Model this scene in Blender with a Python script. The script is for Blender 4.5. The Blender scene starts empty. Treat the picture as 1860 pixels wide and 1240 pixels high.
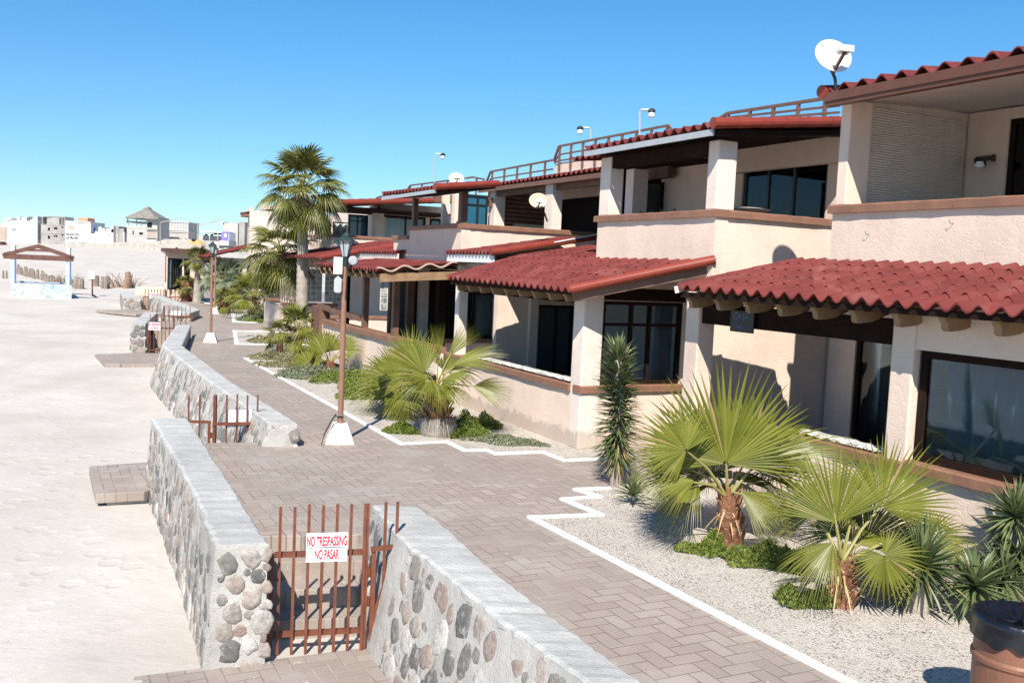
import bpy, bmesh, math, random
from mathutils import Vector, Matrix, noise
R=random.Random(7); rad=math.radians
sc=bpy.context.scene; COL=sc.collection
# ---------------------------------------------------------------- camera model (used once, to survey the site)
F=1700.;H=3.1;ROLL=.045;PITCH=math.atan((620-488.6)/1700)
cr,sr=math.cos(ROLL),math.sin(ROLL);cp,sp=math.cos(PITCH),math.sin(PITCH)
def ray(px,py):
    a=(px-930)/F;b=-(py-620)/F
    x=a*cr-b*sr;z=a*sr+b*cr
    return (x,cp+z*sp,z*cp-sp)
def G(px,py,z=0.):
    r=ray(px,py);t=(z-H)/r[2];return (r[0]*t,r[1]*t)
def PY(px,py,Y):
    r=ray(px,py);t=Y/r[1];return Vector((r[0]*t,Y,H+r[2]*t))
TH=rad(27);UX=(-math.sin(TH),math.cos(TH));VX=(math.cos(TH),math.sin(TH))
def W(a,b,z=0.): return (a*UX[0]+b*VX[0],a*UX[1]+b*VX[1],z)
def AB(x,y): return (x*UX[0]+y*UX[1],x*VX[0]+y*VX[1])
def fa(px,py,b):
    r=ray(px,py);t=b/(r[0]*VX[0]+r[1]*VX[1]);return AB(r[0]*t,r[1]*t)[0],H+r[2]*t
def fb(px,py,a):
    r=ray(px,py);t=a/(r[0]*UX[0]+r[1]*UX[1]);return AB(r[0]*t,r[1]*t)[1],H+r[2]*t
# ---------------------------------------------------------------- materials
MATS={}
def nt(name):
    m=bpy.data.materials.new(name);m.use_nodes=True;t=m.node_tree
    b=t.nodes['Principled BSDF'];MATS[name]=m
    return m,t,b
def N(t,typ,**k):
    n=t.nodes.new(typ)
    for a,v in k.items():
        if a in n.inputs: n.inputs[a].default_value=v
        else: setattr(n,a,v)
    return n
def obco(t,scale=(1,1,1)):
    tc=N(t,'ShaderNodeTexCoord');mp=N(t,'ShaderNodeMapping');mp.inputs['Scale'].default_value=scale
    t.links.new(tc.outputs['Object'],mp.inputs[0]);return mp.outputs[0]
def geo(t,scale=(1,1,1),rotz=0):
    g=N(t,'ShaderNodeNewGeometry');mp=N(t,'ShaderNodeMapping');mp.inputs['Scale'].default_value=scale
    mp.inputs['Rotation'].default_value[2]=rotz
    t.links.new(g.outputs['Position'],mp.inputs[0]);return mp.outputs[0]
def ramp(t,fac,stops):
    r=N(t,'ShaderNodeValToRGB');e=r.color_ramp.elements
    while len(e)<len(stops): e.new(.5)
    for i,(p,c) in enumerate(stops): e[i].position=p;e[i].color=(*c,1)
    t.links.new(fac,r.inputs[0]);return r.outputs[0]
def noi(t,co,s,d=4,r=.55):
    n=N(t,'ShaderNodeTexNoise');n.inputs['Scale'].default_value=s;n.inputs['Detail'].default_value=d;n.inputs['Roughness'].default_value=r
    t.links.new(co,n.inputs[0]);return n.outputs[0]
def mixc(t,f,a,b,mode='MIX'):
    m=N(t,'ShaderNodeMix');m.data_type='RGBA';m.blend_type=mode
    for i,v in ((0,f),(6,a),(7,b)):
        if hasattr(v,'links') or hasattr(v,'is_linked'): t.links.new(v,m.inputs[i])
        else: m.inputs[i].default_value=v if i==0 else (*v,1)
    return m.outputs[2]
def bump(t,b,h,st=.3,d=.02):
    n=N(t,'ShaderNodeBump');n.inputs['Strength'].default_value=st;n.inputs['Distance'].default_value=d
    t.links.new(h,n.inputs['Height']);t.links.new(n.outputs[0],b.inputs['Normal']);return n
def simple(name,c,rough=.6,var=.12,scale=6,bs=.2,bd=.01,metal=0,spec=.4,dirt=None):
    m,t,b=nt(name);co=geo(t);f=noi(t,co,scale,6,.6)
    lo=tuple(x*(1-var) for x in c);hi=tuple(min(1,x*(1+var)) for x in c)
    col=ramp(t,f,[(.3,lo),(.7,hi)])
    if dirt:
        g=noi(t,co,dirt[1],5,.7);k=ramp(t,g,[(dirt[2],(0,0,0)),(dirt[2]+.14,(1,1,1))]);col=mixc(t,k,col,dirt[0])
    t.links.new(col,b.inputs['Base Color']);b.inputs['Roughness'].default_value=rough
    b.inputs['Metallic'].default_value=metal;b.inputs['Specular IOR Level'].default_value=spec
    if bs: bump(t,b,noi(t,co,scale*6,4,.6),bs,bd)
    return m
def mk_stucco(name,c):
    m,t,b=nt(name);co=geo(t)
    f=noi(t,co,1.3,5,.6);col=ramp(t,f,[(.28,tuple(x*.82 for x in c)),(.5,tuple(x*.95 for x in c)),(.7,c)])
    d=noi(t,geo(t,(2,2,.35)),2.2,5,.65);k=ramp(t,d,[(.56,(0,0,0)),(.78,(.55,.55,.55))])
    col=mixc(t,k,col,tuple(x*.7 for x in c))
    g=N(t,'ShaderNodeNewGeometry');s=N(t,'ShaderNodeSeparateXYZ');t.links.new(g.outputs['Position'],s.inputs[0])
    n2=noi(t,co,5,4,.6);ad=N(t,'ShaderNodeMath',operation='MULTIPLY_ADD');t.links.new(n2,ad.inputs[0]);ad.inputs[1].default_value=-.45;t.links.new(s.outputs[2],ad.inputs[2])
    k2=ramp(t,ad.outputs[0],[(.0,(.6,.6,.6)),(.1,(0,0,0))]);col=mixc(t,k2,col,(.38,.31,.25))
    t.links.new(col,b.inputs['Base Color']);b.inputs['Roughness'].default_value=.9;b.inputs['Specular IOR Level'].default_value=.15
    # hand trowelled relief: stretched ridges and fine grain
    n=N(t,'ShaderNodeTexNoise');n.inputs['Scale'].default_value=9;n.inputs['Detail'].default_value=3;n.inputs['Distortion'].default_value=1.8
    t.links.new(geo(t,(1,1,1.5)),n.inputs[0])
    r=ramp(t,n.outputs[0],[(.42,(0,0,0)),(.5,(.7,.7,.7)),(.54,(.35,.35,.35)),(.8,(1,1,1))])
    fi=noi(t,co,70,3,.6);a2=N(t,'ShaderNodeMath',operation='MULTIPLY_ADD');t.links.new(fi,a2.inputs[0]);a2.inputs[1].default_value=.35;t.links.new(r,a2.inputs[2])
    bump(t,b,a2.outputs[0],.34,.01);return m
STUC=mk_stucco('stucco',(.80,.63,.515))
STUCW=mk_stucco('pale_stucco',(.81,.69,.60))
CAP=simple('cap_paint',(.25,.125,.08),.6,.18,3,.4,.01,dirt=((.45,.3,.22),7,.62))
WOOD=simple('shade_darkened_wood',(.022,.012,.009),.9,.3,4,.3,.01,spec=.08)  # porch shade worked into the colour, darker than the timber itself
WOODL=simple('weathered_wood',(.29,.18,.095),.8,.25,5,.4,.01)
WOODM=simple('brown_paint',(.17,.09,.06),.6,.2,3,.3,.006)
TRIM=simple('brown_metal',(.13,.055,.035),.45,.15,3,.1,.004)
RUST=simple('rust_paint',(.17,.056,.03),.55,.25,9,.3,.004,dirt=((.12,.04,.02),14,.6))
WHITE=simple('white_paint',(.8,.79,.77),.55,.05,4,.15,.004)
CURB=simple('curb_paint',(.82,.82,.8),.6,.08,7,.3,.01,dirt=((.45,.43,.4),9,.62))
GREYM=simple('grey_metal',(.45,.46,.47),.4,.1,4,.1,.003,metal=.2)
BLACKM=simple('black_metal',(.02,.025,.024),.4,.2,4,.15,.004)
GREENM=simple('dark_green_metal',(.025,.045,.04),.4,.2,4,.15,.004)
POLE=simple('pole_paint',(.27,.14,.095),.5,.12,6,.15,.003)
DARK=simple('dark_interior',(.015,.012,.012),.9,.2,3,0)  # near-black; on room backs and floors the colour stands in for shade
CREAM=simple('cream_blind',(.66,.68,.64),.8,.05,3,.1)
BLUEC=simple('blue_glass',(.03,.13,.2),.08,.1,2,0,spec=.8)
def mk_tile():
    m,t,b=nt('red_tile');co=geo(t)
    f=noi(t,co,2.2,6,.6);c=ramp(t,f,[(.3,(.135,.027,.024)),(.55,(.17,.036,.031)),(.75,(.21,.05,.042))])
    d=noi(t,co,26,3,.7);k=ramp(t,d,[(.66,(0,0,0)),(.76,(.8,.8,.8))]);c=mixc(t,k,c,(.32,.17,.15))
    d2=noi(t,co,1.1,4,.6);k2=ramp(t,d2,[(.6,(0,0,0)),(.75,(.35,.35,.35))]);c=mixc(t,k2,c,(.3,.15,.13))
    v=N(t,'ShaderNodeTexVoronoi');v.inputs['Scale'].default_value=1.;t.links.new(geo(t,(4.,2.6,1),-rad(27)),v.inputs[0])
    sp_=N(t,'ShaderNodeSeparateColor');t.links.new(v.outputs['Color'],sp_.inputs[0]);c=mixc(t,ramp(t,sp_.outputs[0],[(.0,(.4,.4,.4)),(.45,(0,0,0))]),c,(.08,.019,.018));c=mixc(t,ramp(t,sp_.outputs[1],[(.7,(0,0,0)),(1,(.28,.28,.28))]),c,(.26,.08,.07))
    t.links.new(c,b.inputs['Base Color']);b.inputs['Roughness'].default_value=.72;b.inputs['Specular IOR Level'].default_value=.2
    bump(t,b,noi(t,co,30,4,.6),.4,.008);return m
TILE=mk_tile()
RIDGE=simple('ridge_tile_paint',(.235,.04,.024),.42,.15,3,.15,.004,dirt=((.25,.05,.03),6,.6))
def mk_glass(name,tint,op):
    m=bpy.data.materials.new(name);m.use_nodes=True;t=m.node_tree;t.nodes.clear()
    o=N(t,'ShaderNodeOutputMaterial');tr=N(t,'ShaderNodeBsdfTransparent');tr.inputs[0].default_value=(*tint,1)
    gl=N(t,'ShaderNodeBsdfGlossy');gl.inputs['Roughness'].default_value=.03;gl.inputs[0].default_value=(.9,.95,1,1)
    fr=N(t,'ShaderNodeFresnel');fr.inputs[0].default_value=1.5;mx=N(t,'ShaderNodeMixShader')
    ad=N(t,'ShaderNodeMath',operation='ADD');ad.inputs[1].default_value=op;t.links.new(fr.outputs[0],ad.inputs[0])
    t.links.new(ad.outputs[0],mx.inputs[0]);t.links.new(tr.outputs[0],mx.inputs[1]);t.links.new(gl.outputs[0],mx.inputs[2]);t.links.new(mx.outputs[0],o.inputs[0]);return m
GLASS=mk_glass('window_glass',(.5,.62,.68),.0)
GLASSC=mk_glass('clear_glass',(.85,.88,.88),.0)
GLASSB=mk_glass('lantern_glass',(.9,.92,.95),.12)
GBLK,_t,_b=nt('glass_block_glass')
_c=geo(_t);_b.inputs['Roughness'].default_value=.12
_t.links.new(ramp(_t,noi(_t,_c,7,2,.5),[(.35,(.12,.15,.13)),(.65,(.42,.46,.4))]),_b.inputs['Base Color'])
CURT,_t,_b=nt('curtain_cloth');_b.inputs['Roughness'].default_value=.9
_t.links.new(ramp(_t,noi(_t,geo(_t),3,4,.6),[(.3,(.42,.52,.55)),(.7,(.62,.7,.72))]),_b.inputs['Base Color'])
def mk_sand():
    m,t,b=nt('beach_sand');co=geo(t)
    f=noi(t,co,.35,8,.6);c=ramp(t,f,[(.3,(.475,.43,.38)),(.5,(.55,.505,.452)),(.7,(.605,.56,.508))])
    g=noi(t,co,300,2,.8);k=ramp(t,g,[(.60,(0,0,0)),(.72,(.5,.5,.5))]);c=mixc(t,k,c,(.3,.25,.21))
    sx=noi(t,co,9,6,.7);k4=ramp(t,sx,[(.64,(0,0,0)),(.70,(.6,.6,.6))]);c=mixc(t,k4,c,(.36,.31,.26));pt_=noi(t,geo(t,(.5,.18,1),.35),1.2,5,.65);c=mixc(t,ramp(t,pt_,[(.45,(0,0,0)),(.7,(.5,.5,.5))]),c,(.48,.42,.36))
    t.links.new(c,b.inputs['Base Color']);b.inputs['Roughness'].default_value=.95;b.inputs['Specular IOR Level'].default_value=.1
    # foot marks (soft dimples) + wind ripples + grain
    v=N(t,'ShaderNodeTexVoronoi');v.inputs['Scale'].default_value=2.6;v.inputs['Randomness'].default_value=1;t.links.new(geo(t,(1,.8,1)),v.inputs[0])
    dm=ramp(t,v.outputs['Distance'],[(.0,(0,0,0)),(.22,(.1,.1,.1)),(.36,(1,1,1)),(.5,(.75,.75,.75))])
    msk=ramp(t,noi(t,co,.22,3,.5),[(.42,(0,0,0)),(.58,(1,1,1))])
    dm2=mixc(t,msk,(.75,.75,.75),dm)
    w=N(t,'ShaderNodeTexWave');w.inputs['Scale'].default_value=3.2;w.inputs['Distortion'].default_value=5;w.inputs['Detail'].default_value=3;w.bands_direction='Y';t.links.new(geo(t,(.5,1,1),.2),w.inputs[0])
    n1=noi(t,co,3.5,6,.65)
    a1=N(t,'ShaderNodeMath',operation='MULTIPLY_ADD');t.links.new(w.outputs[1],a1.inputs[0]);a1.inputs[1].default_value=.035;t.links.new(dm2,a1.inputs[2])
    a2=N(t,'ShaderNodeMath',operation='MULTIPLY_ADD');t.links.new(n1,a2.inputs[0]);a2.inputs[1].default_value=1.6;t.links.new(a1.outputs[0],a2.inputs[2])
    n3=noi(t,co,60,4,.8);a3=N(t,'ShaderNodeMath',operation='MULTIPLY_ADD');t.links.new(n3,a3.inputs[0]);a3.inputs[1].default_value=.35;t.links.new(a2.outputs[0],a3.inputs[2])
    bump(t,b,a3.outputs[0],.45,.035);return m
SAND=mk_sand()
def mk_gravel():
    m,t,b=nt('bed_gravel');co=geo(t)
    f=noi(t,co,.9,5,.6);c=ramp(t,f,[(.3,(.50,.445,.38)),(.7,(.63,.57,.495))])
    v=N(t,'ShaderNodeTexVoronoi');v.inputs['Scale'].default_value=75;t.links.new(co,v.inputs[0])
    sp_=N(t,'ShaderNodeSeparateColor');t.links.new(v.outputs['Color'],sp_.inputs[0])
    k=ramp(t,sp_.outputs[0],[(.74,(0,0,0)),(.80,(1,1,1))])
    pt=ramp(t,noi(t,co,2.5,4,.6),[(.35,(.35,.35,.35)),(.6,(1,1,1))]);k=mixc(t,1.,k,pt,'MULTIPLY')
    c=mixc(t,k,c,(.17,.14,.12))
    k3=ramp(t,sp_.outputs[1],[(.86,(0,0,0)),(.9,(.7,.7,.7))]);c=mixc(t,k3,c,(.75,.7,.66))
    t.links.new(c,b.inputs['Base Color']);b.inputs['Roughness'].default_value=.95;b.inputs['Specular IOR Level'].default_value=.1
    n=noi(t,co,80,3,.7);a=N(t,'ShaderNodeMath',operation='ADD');t.links.new(n,a.inputs[0]);t.links.new(v.outputs['Distance'],a.inputs[1])
    bump(t,b,a.outputs[0],.7,.015);return m
GRAV=mk_gravel()
def mk_pave():
    m,t,b=nt('herringbone_pavers')
    L=t.links.new
    def M(op,a,b_=None,c_=None):
        n=N(t,'ShaderNodeMath',operation=op)
        for i,v in enumerate((a,b_,c_)):
            if v is None: continue
            if isinstance(v,(int,float)): n.inputs[i].default_value=v
            else: L(v,n.inputs[i])
        return n.outputs[0]
    g=N(t,'ShaderNodeNewGeometry');mp=N(t,'ShaderNodeMapping');mp.inputs['Rotation'].default_value[2]=-rad(27)
    L(g.outputs['Position'],mp.inputs[0])
    wob=N(t,'ShaderNodeTexNoise');wob.inputs['Scale'].default_value=3;L(mp.outputs[0],wob.inputs[0])
    s=N(t,'ShaderNodeSeparateXYZ');L(mp.outputs[0],s.inputs[0])
    w=1/.158
    x=M('ADD',M('MULTIPLY',s.outputs[0],w),M('MULTIPLY',wob.outputs[0],.12));y=M('ADD',M('MULTIPLY',s.outputs[1],w),M('MULTIPLY',wob.outputs[0],.1))
    i=M('FLOOR',x);j=M('FLOOR',y);fx=M('SUBTRACT',x,i);fy=M('SUBTRACT',y,j)
    k=M('FLOORED_MODULO',M('ADD',M('SUBTRACT',i,j),.01),4.)
    k=M('FLOOR',k)
    def eq(v): return M('COMPARE',k,float(v),.3)
    k0,k1,k2,k3=[eq(q) for q in range(4)]
    d=M('MINIMUM',M('MINIMUM',M('MULTIPLY_ADD',k1,9,fx),M('MULTIPLY_ADD',k0,9,M('SUBTRACT',1.,fx))),
        M('MINIMUM',M('MULTIPLY_ADD',k2,9,fy),M('MULTIPLY_ADD',k3,9,M('SUBTRACT',1.,fy))))
    ix=M('SUBTRACT',i,k1);jy=M('SUBTRACT',j,k2)
    cb=N(t,'ShaderNodeCombineXYZ');L(ix,cb.inputs[0]);L(jy,cb.inputs[1])
    wn=N(t,'ShaderNodeTexWhiteNoise');wn.noise_dimensions='2D';L(cb.outputs[0],wn.inputs[0])
    c=ramp(t,wn.outputs[0],[(0,(.345,.283,.24)),(.35,(.37,.303,.258)),(.7,(.395,.325,.276)),(1,(.43,.365,.315))])
    co=g.outputs['Position']
    big=noi(t,co,.45,5,.6);c=mixc(t,ramp(t,big,[(.35,(0,0,0)),(.65,(.5,.5,.5))]),c,(.26,.225,.195))
    fn=noi(t,co,45,4,.75);c=mixc(t,ramp(t,fn,[(.35,(.35,.35,.35)),(.6,(0,0,0))]),c,(.22,.185,.165))
    # drifted sand in the joints and over the surface
    jn=noi(t,co,2.2,4,.6)
    thr=M('MULTIPLY_ADD',jn,.08,.004)
    jt=N(t,'ShaderNodeMapRange');jt.interpolation_type='SMOOTHSTEP';L(d,jt.inputs[0]);L(M('MULTIPLY',thr,.6),jt.inputs[1]);L(M('ADD',thr,.02),jt.inputs[2]);jt.inputs[3].default_value=.75;jt.inputs[4].default_value=0
    c=mixc(t,jt.outputs[0],c,mixc(t,ramp(t,noi(t,co,.9,3,.5),[(.5,(0,0,0)),(.68,(1,1,1))]),(.17,.14,.12),(.44,.39,.34)))
    dst=noi(t,co,.8,7,.7);c=mixc(t,ramp(t,dst,[(.52,(0,0,0)),(.8,(.6,.6,.6))]),c,(.48,.435,.39))
    bl=noi(t,co,2.1,7,.85);c=mixc(t,ramp(t,bl,[(.56,(0,0,0)),(.66,(.6,.6,.6))]),c,(.26,.22,.2))
    gum=noi(t,co,13,2,.5);c=mixc(t,ramp(t,gum,[(.73,(0,0,0)),(.75,(.8,.8,.8))]),c,(.5,.48,.45))
    L(c,b.inputs['Base Color']);b.inputs['Roughness'].default_value=.85;b.inputs['Specular IOR Level'].default_value=.2
    mr=N(t,'ShaderNodeMapRange');L(d,mr.inputs[0]);mr.inputs[2].default_value=.07
    hh=M('ADD',mr.outputs[0],M('MULTIPLY',fn,.5));hh=M('ADD',hh,M('MULTIPLY',wn.outputs[0],.4))
    bump(t,b,hh,.5,.006);return m
PAVE=mk_pave()
def mk_conc(name,c,sc_=6):
    m,t,b=nt(name);co=geo(t)
    f=noi(t,co,1.5,6,.65);cc=ramp(t,f,[(.3,tuple(x*.75 for x in c)),(.7,tuple(min(1,x*1.12) for x in c))])
    g=noi(t,co,60,3,.7);cc=mixc(t,ramp(t,g,[(.32,(.6,.6,.6)),(.42,(0,0,0))]),cc,tuple(x*.45 for x in c))
    t.links.new(cc,b.inputs['Base Color']);b.inputs['Roughness'].default_value=.95;b.inputs['Specular IOR Level'].default_value=.15
    a=N(t,'ShaderNodeMath',operation='MULTIPLY_ADD');t.links.new(g,a.inputs[0]);a.inputs[1].default_value=.5;t.links.new(noi(t,co,9,4,.6),a.inputs[2])
    bump(t,b,a.outputs[0],.8,.025);return m
CONC=mk_conc('wall_cap_concrete',(.49,.48,.455));MORT=mk_conc('wall_mortar',(.47,.45,.415))
TCONC=mk_conc('raw_concrete',(.50,.45,.41));TWALL=mk_conc('block_concrete',(.47,.42,.37))
def mk_stone():
    m,t,b=nt('field_stone');g=N(t,'ShaderNodeNewGeometry');co=g.outputs['Position']
    c=ramp(t,g.outputs['Random Per Island'],[(0,(.12,.118,.112)),(.14,(.2,.193,.18)),(.3,(.25,.225,.2)),(.45,(.33,.285,.245)),(.6,(.41,.34,.29)),(.72,(.31,.225,.185)),(.84,(.46,.43,.39)),(1,(.6,.56,.51))])
    f=noi(t,co,14,6,.75);c=mixc(t,ramp(t,f,[(.35,(.55,.55,.55)),(.55,(0,0,0))]),c,(.09,.085,.08))
    c=mixc(t,ramp(t,noi(t,co,22,4,.8),[(.58,(0,0,0)),(.7,(.55,.55,.55))]),c,(.5,.47,.43))
    sm=noi(t,co,7,6,.8);c=mixc(t,ramp(t,sm,[(.54,(0,0,0)),(.64,(.8,.8,.8))]),c,(.47,.45,.415))
    t.links.new(c,b.inputs['Base Color']);b.inputs['Roughness'].default_value=.85;b.inputs['Specular IOR Level'].default_value=.3
    bump(t,b,noi(t,co,28,5,.7),.7,.02);return m
STONE=mk_stone()
def mk_leaf(name,lo,mid,hi,sheen=.3,tr=.25):
    m,t,b=nt(name);co=geo(t);g=N(t,'ShaderNodeNewGeometry')
    f=noi(t,co,3,3,.5);ad=N(t,'ShaderNodeMath',operation='MULTIPLY_ADD');t.links.new(g.outputs['Random Per Island'],ad.inputs[0]);ad.inputs[1].default_value=.5;
    ml=N(t,'ShaderNodeMath',operation='MULTIPLY');t.links.new(f,ml.inputs[0]);ml.inputs[1].default_value=.6;t.links.new(ml.outputs[0],ad.inputs[2])
    c=ramp(t,ad.outputs[0],[(.15,lo),(.5,mid),(.85,hi)]);c=mixc(t,ramp(t,g.outputs['Random Per Island'],[(.93,(0,0,0)),(.97,(.8,.8,.8))]),c,(.33,.24,.1))
    t.links.new(c,b.inputs['Base Color']);b.inputs['Roughness'].default_value=.42;b.inputs['Specular IOR Level'].default_value=sheen
    ts=N(t,'ShaderNodeBsdfTranslucent');t.links.new(c,ts.inputs[0]);mx=N(t,'ShaderNodeMixShader');mx.inputs[0].default_value=tr
    o=t.nodes['Material Output'];t.links.new(b.outputs[0],mx.inputs[1]);t.links.new(ts.outputs[0],mx.inputs[2]);t.links.new(mx.outputs[0],o.inputs[0]);return m
LEAF=mk_leaf('fan_leaf',(.085,.10,.012),(.15,.165,.02),(.24,.235,.045),.4,.18)
LEAFD=mk_leaf('tall_palm_leaf',(.055,.075,.015),(.115,.13,.022),(.26,.24,.07),.35,.18)
LEAFG=mk_leaf('grey_green_leaf',(.13,.17,.10),(.2,.24,.14),(.28,.31,.2),.35)
YUC=mk_leaf('yucca_leaf',(.06,.095,.035),(.11,.15,.055),(.2,.22,.1),.4,.1)
DRY=mk_leaf('dry_leaf',(.22,.13,.06),(.42,.29,.15),(.6,.46,.28),.2,.1)
SUCC=mk_leaf('succulent_green',(.07,.11,.02),(.14,.19,.035),(.26,.29,.07),.3,.15)
SAGE=mk_leaf('sage_leaf',(.12,.15,.09),(.2,.23,.14),(.3,.31,.2),.2,.1)
OLIVE=mk_leaf('dry_cover_leaf',(.15,.13,.07),(.24,.22,.12),(.34,.31,.18),.2,.1)
BARK=simple('palm_bark',(.36,.31,.26),.9,.25,5,.8,.03)
BOOT=simple('leaf_boot',(.26,.12,.065),.85,.45,8,.7,.02,dirt=((.48,.32,.2),9,.55))
STALK=simple('leaf_stalk',(.3,.27,.09),.5,.2,6,.1)
SIGNW=simple('sign_white',(.82,.83,.85),.35,.03,4,0,dirt=((.5,.45,.4),25,.72))
SIGNR=simple('sign_red',(.55,.03,.05),.4,.05,4,0)
SIGNK=simple('sign_black',(.03,.03,.035),.4,.05,4,0)
DRUM=simple('drum_paint',(.25,.115,.072),.5,.15,3,.3,.006,metal=.1,dirt=((.16,.07,.045),7,.6))
BAG=simple('black_plastic',(.006,.007,.011),.28,.2,3,.2,.01,spec=.7)
PED=simple('pedestal_paint',(.78,.67,.6),.7,.08,5,.2,.005,dirt=((.5,.4,.33),6,.64))
DISHM=simple('dish_grey',(.66,.64,.58),.45,.07,5,0)
THATCH=simple('thatch',(.24,.215,.19),.95,.3,1.2,.5,.1)
HWHITE=simple('house_white',(.66,.66,.65),.8,.04,.3,0)
HGREY=simple('house_block',(.34,.32,.3),.9,.2,.5,0)
HGREY2=simple('house_block_light',(.46,.43,.40),.9,.15,.5,0)
HBRN=simple('house_tan',(.42,.33,.27),.9,.1,.5,0)
ORNG=simple('orange_paint',(.72,.28,.16),.8,.1,.5,0)
BLUE=simple('blue_plastic',(.03,.12,.35),.5,.1,1,0)
PURP=simple('purple_paint',(.2,.16,.5),.7,.08,1,0)
LBLUE=simple('worn_blue_paint',(.40,.57,.75),.7,.1,2,0,dirt=((.7,.68,.65),3,.52))
LBW=simple('graffiti_whitewash',(.52,.52,.51),.8,.25,3,.2,.02,dirt=((.2,.36,.5),2.6,.5))
GAZ=simple('gazebo_timber',(.13,.06,.045),.7,.3,2,0)
POSTM=simple('post_wood',(.25,.2,.16),.9,.3,3,.3,.02)
BRUSHM=simple('dead_branch',(.28,.17,.11),.9,.35,4,.2)
MAROON=simple('flap_brown',(.1,.045,.035),.7,.3,2,0)
def mk_blanket():
    m,t,b=nt('striped_blanket');co=geo(t,(1,1,1),-rad(27))
    w=N(t,'ShaderNodeTexWave');w.bands_direction='Y';w.inputs['Scale'].default_value=5.5;w.inputs['Distortion'].default_value=.6;t.links.new(co,w.inputs[0])
    n=noi(t,co,22,2,.5);k=N(t,'ShaderNodeMath',operation='MULTIPLY');t.links.new(ramp(t,w.outputs[1],[(.72,(0,0,0)),(.78,(1,1,1))]),k.inputs[0]);t.links.new(ramp(t,n,[(.5,(0,0,0)),(.54,(1,1,1))]),k.inputs[1])
    c=mixc(t,k.outputs[0],(.72,.70,.66),(.02,.025,.06));t.links.new(c,b.inputs['Base Color']);b.inputs['Roughness'].default_value=.95
    bump(t,b,noi(t,co,40,3,.7),.4,.01);return m
BLANK=mk_blanket()
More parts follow.
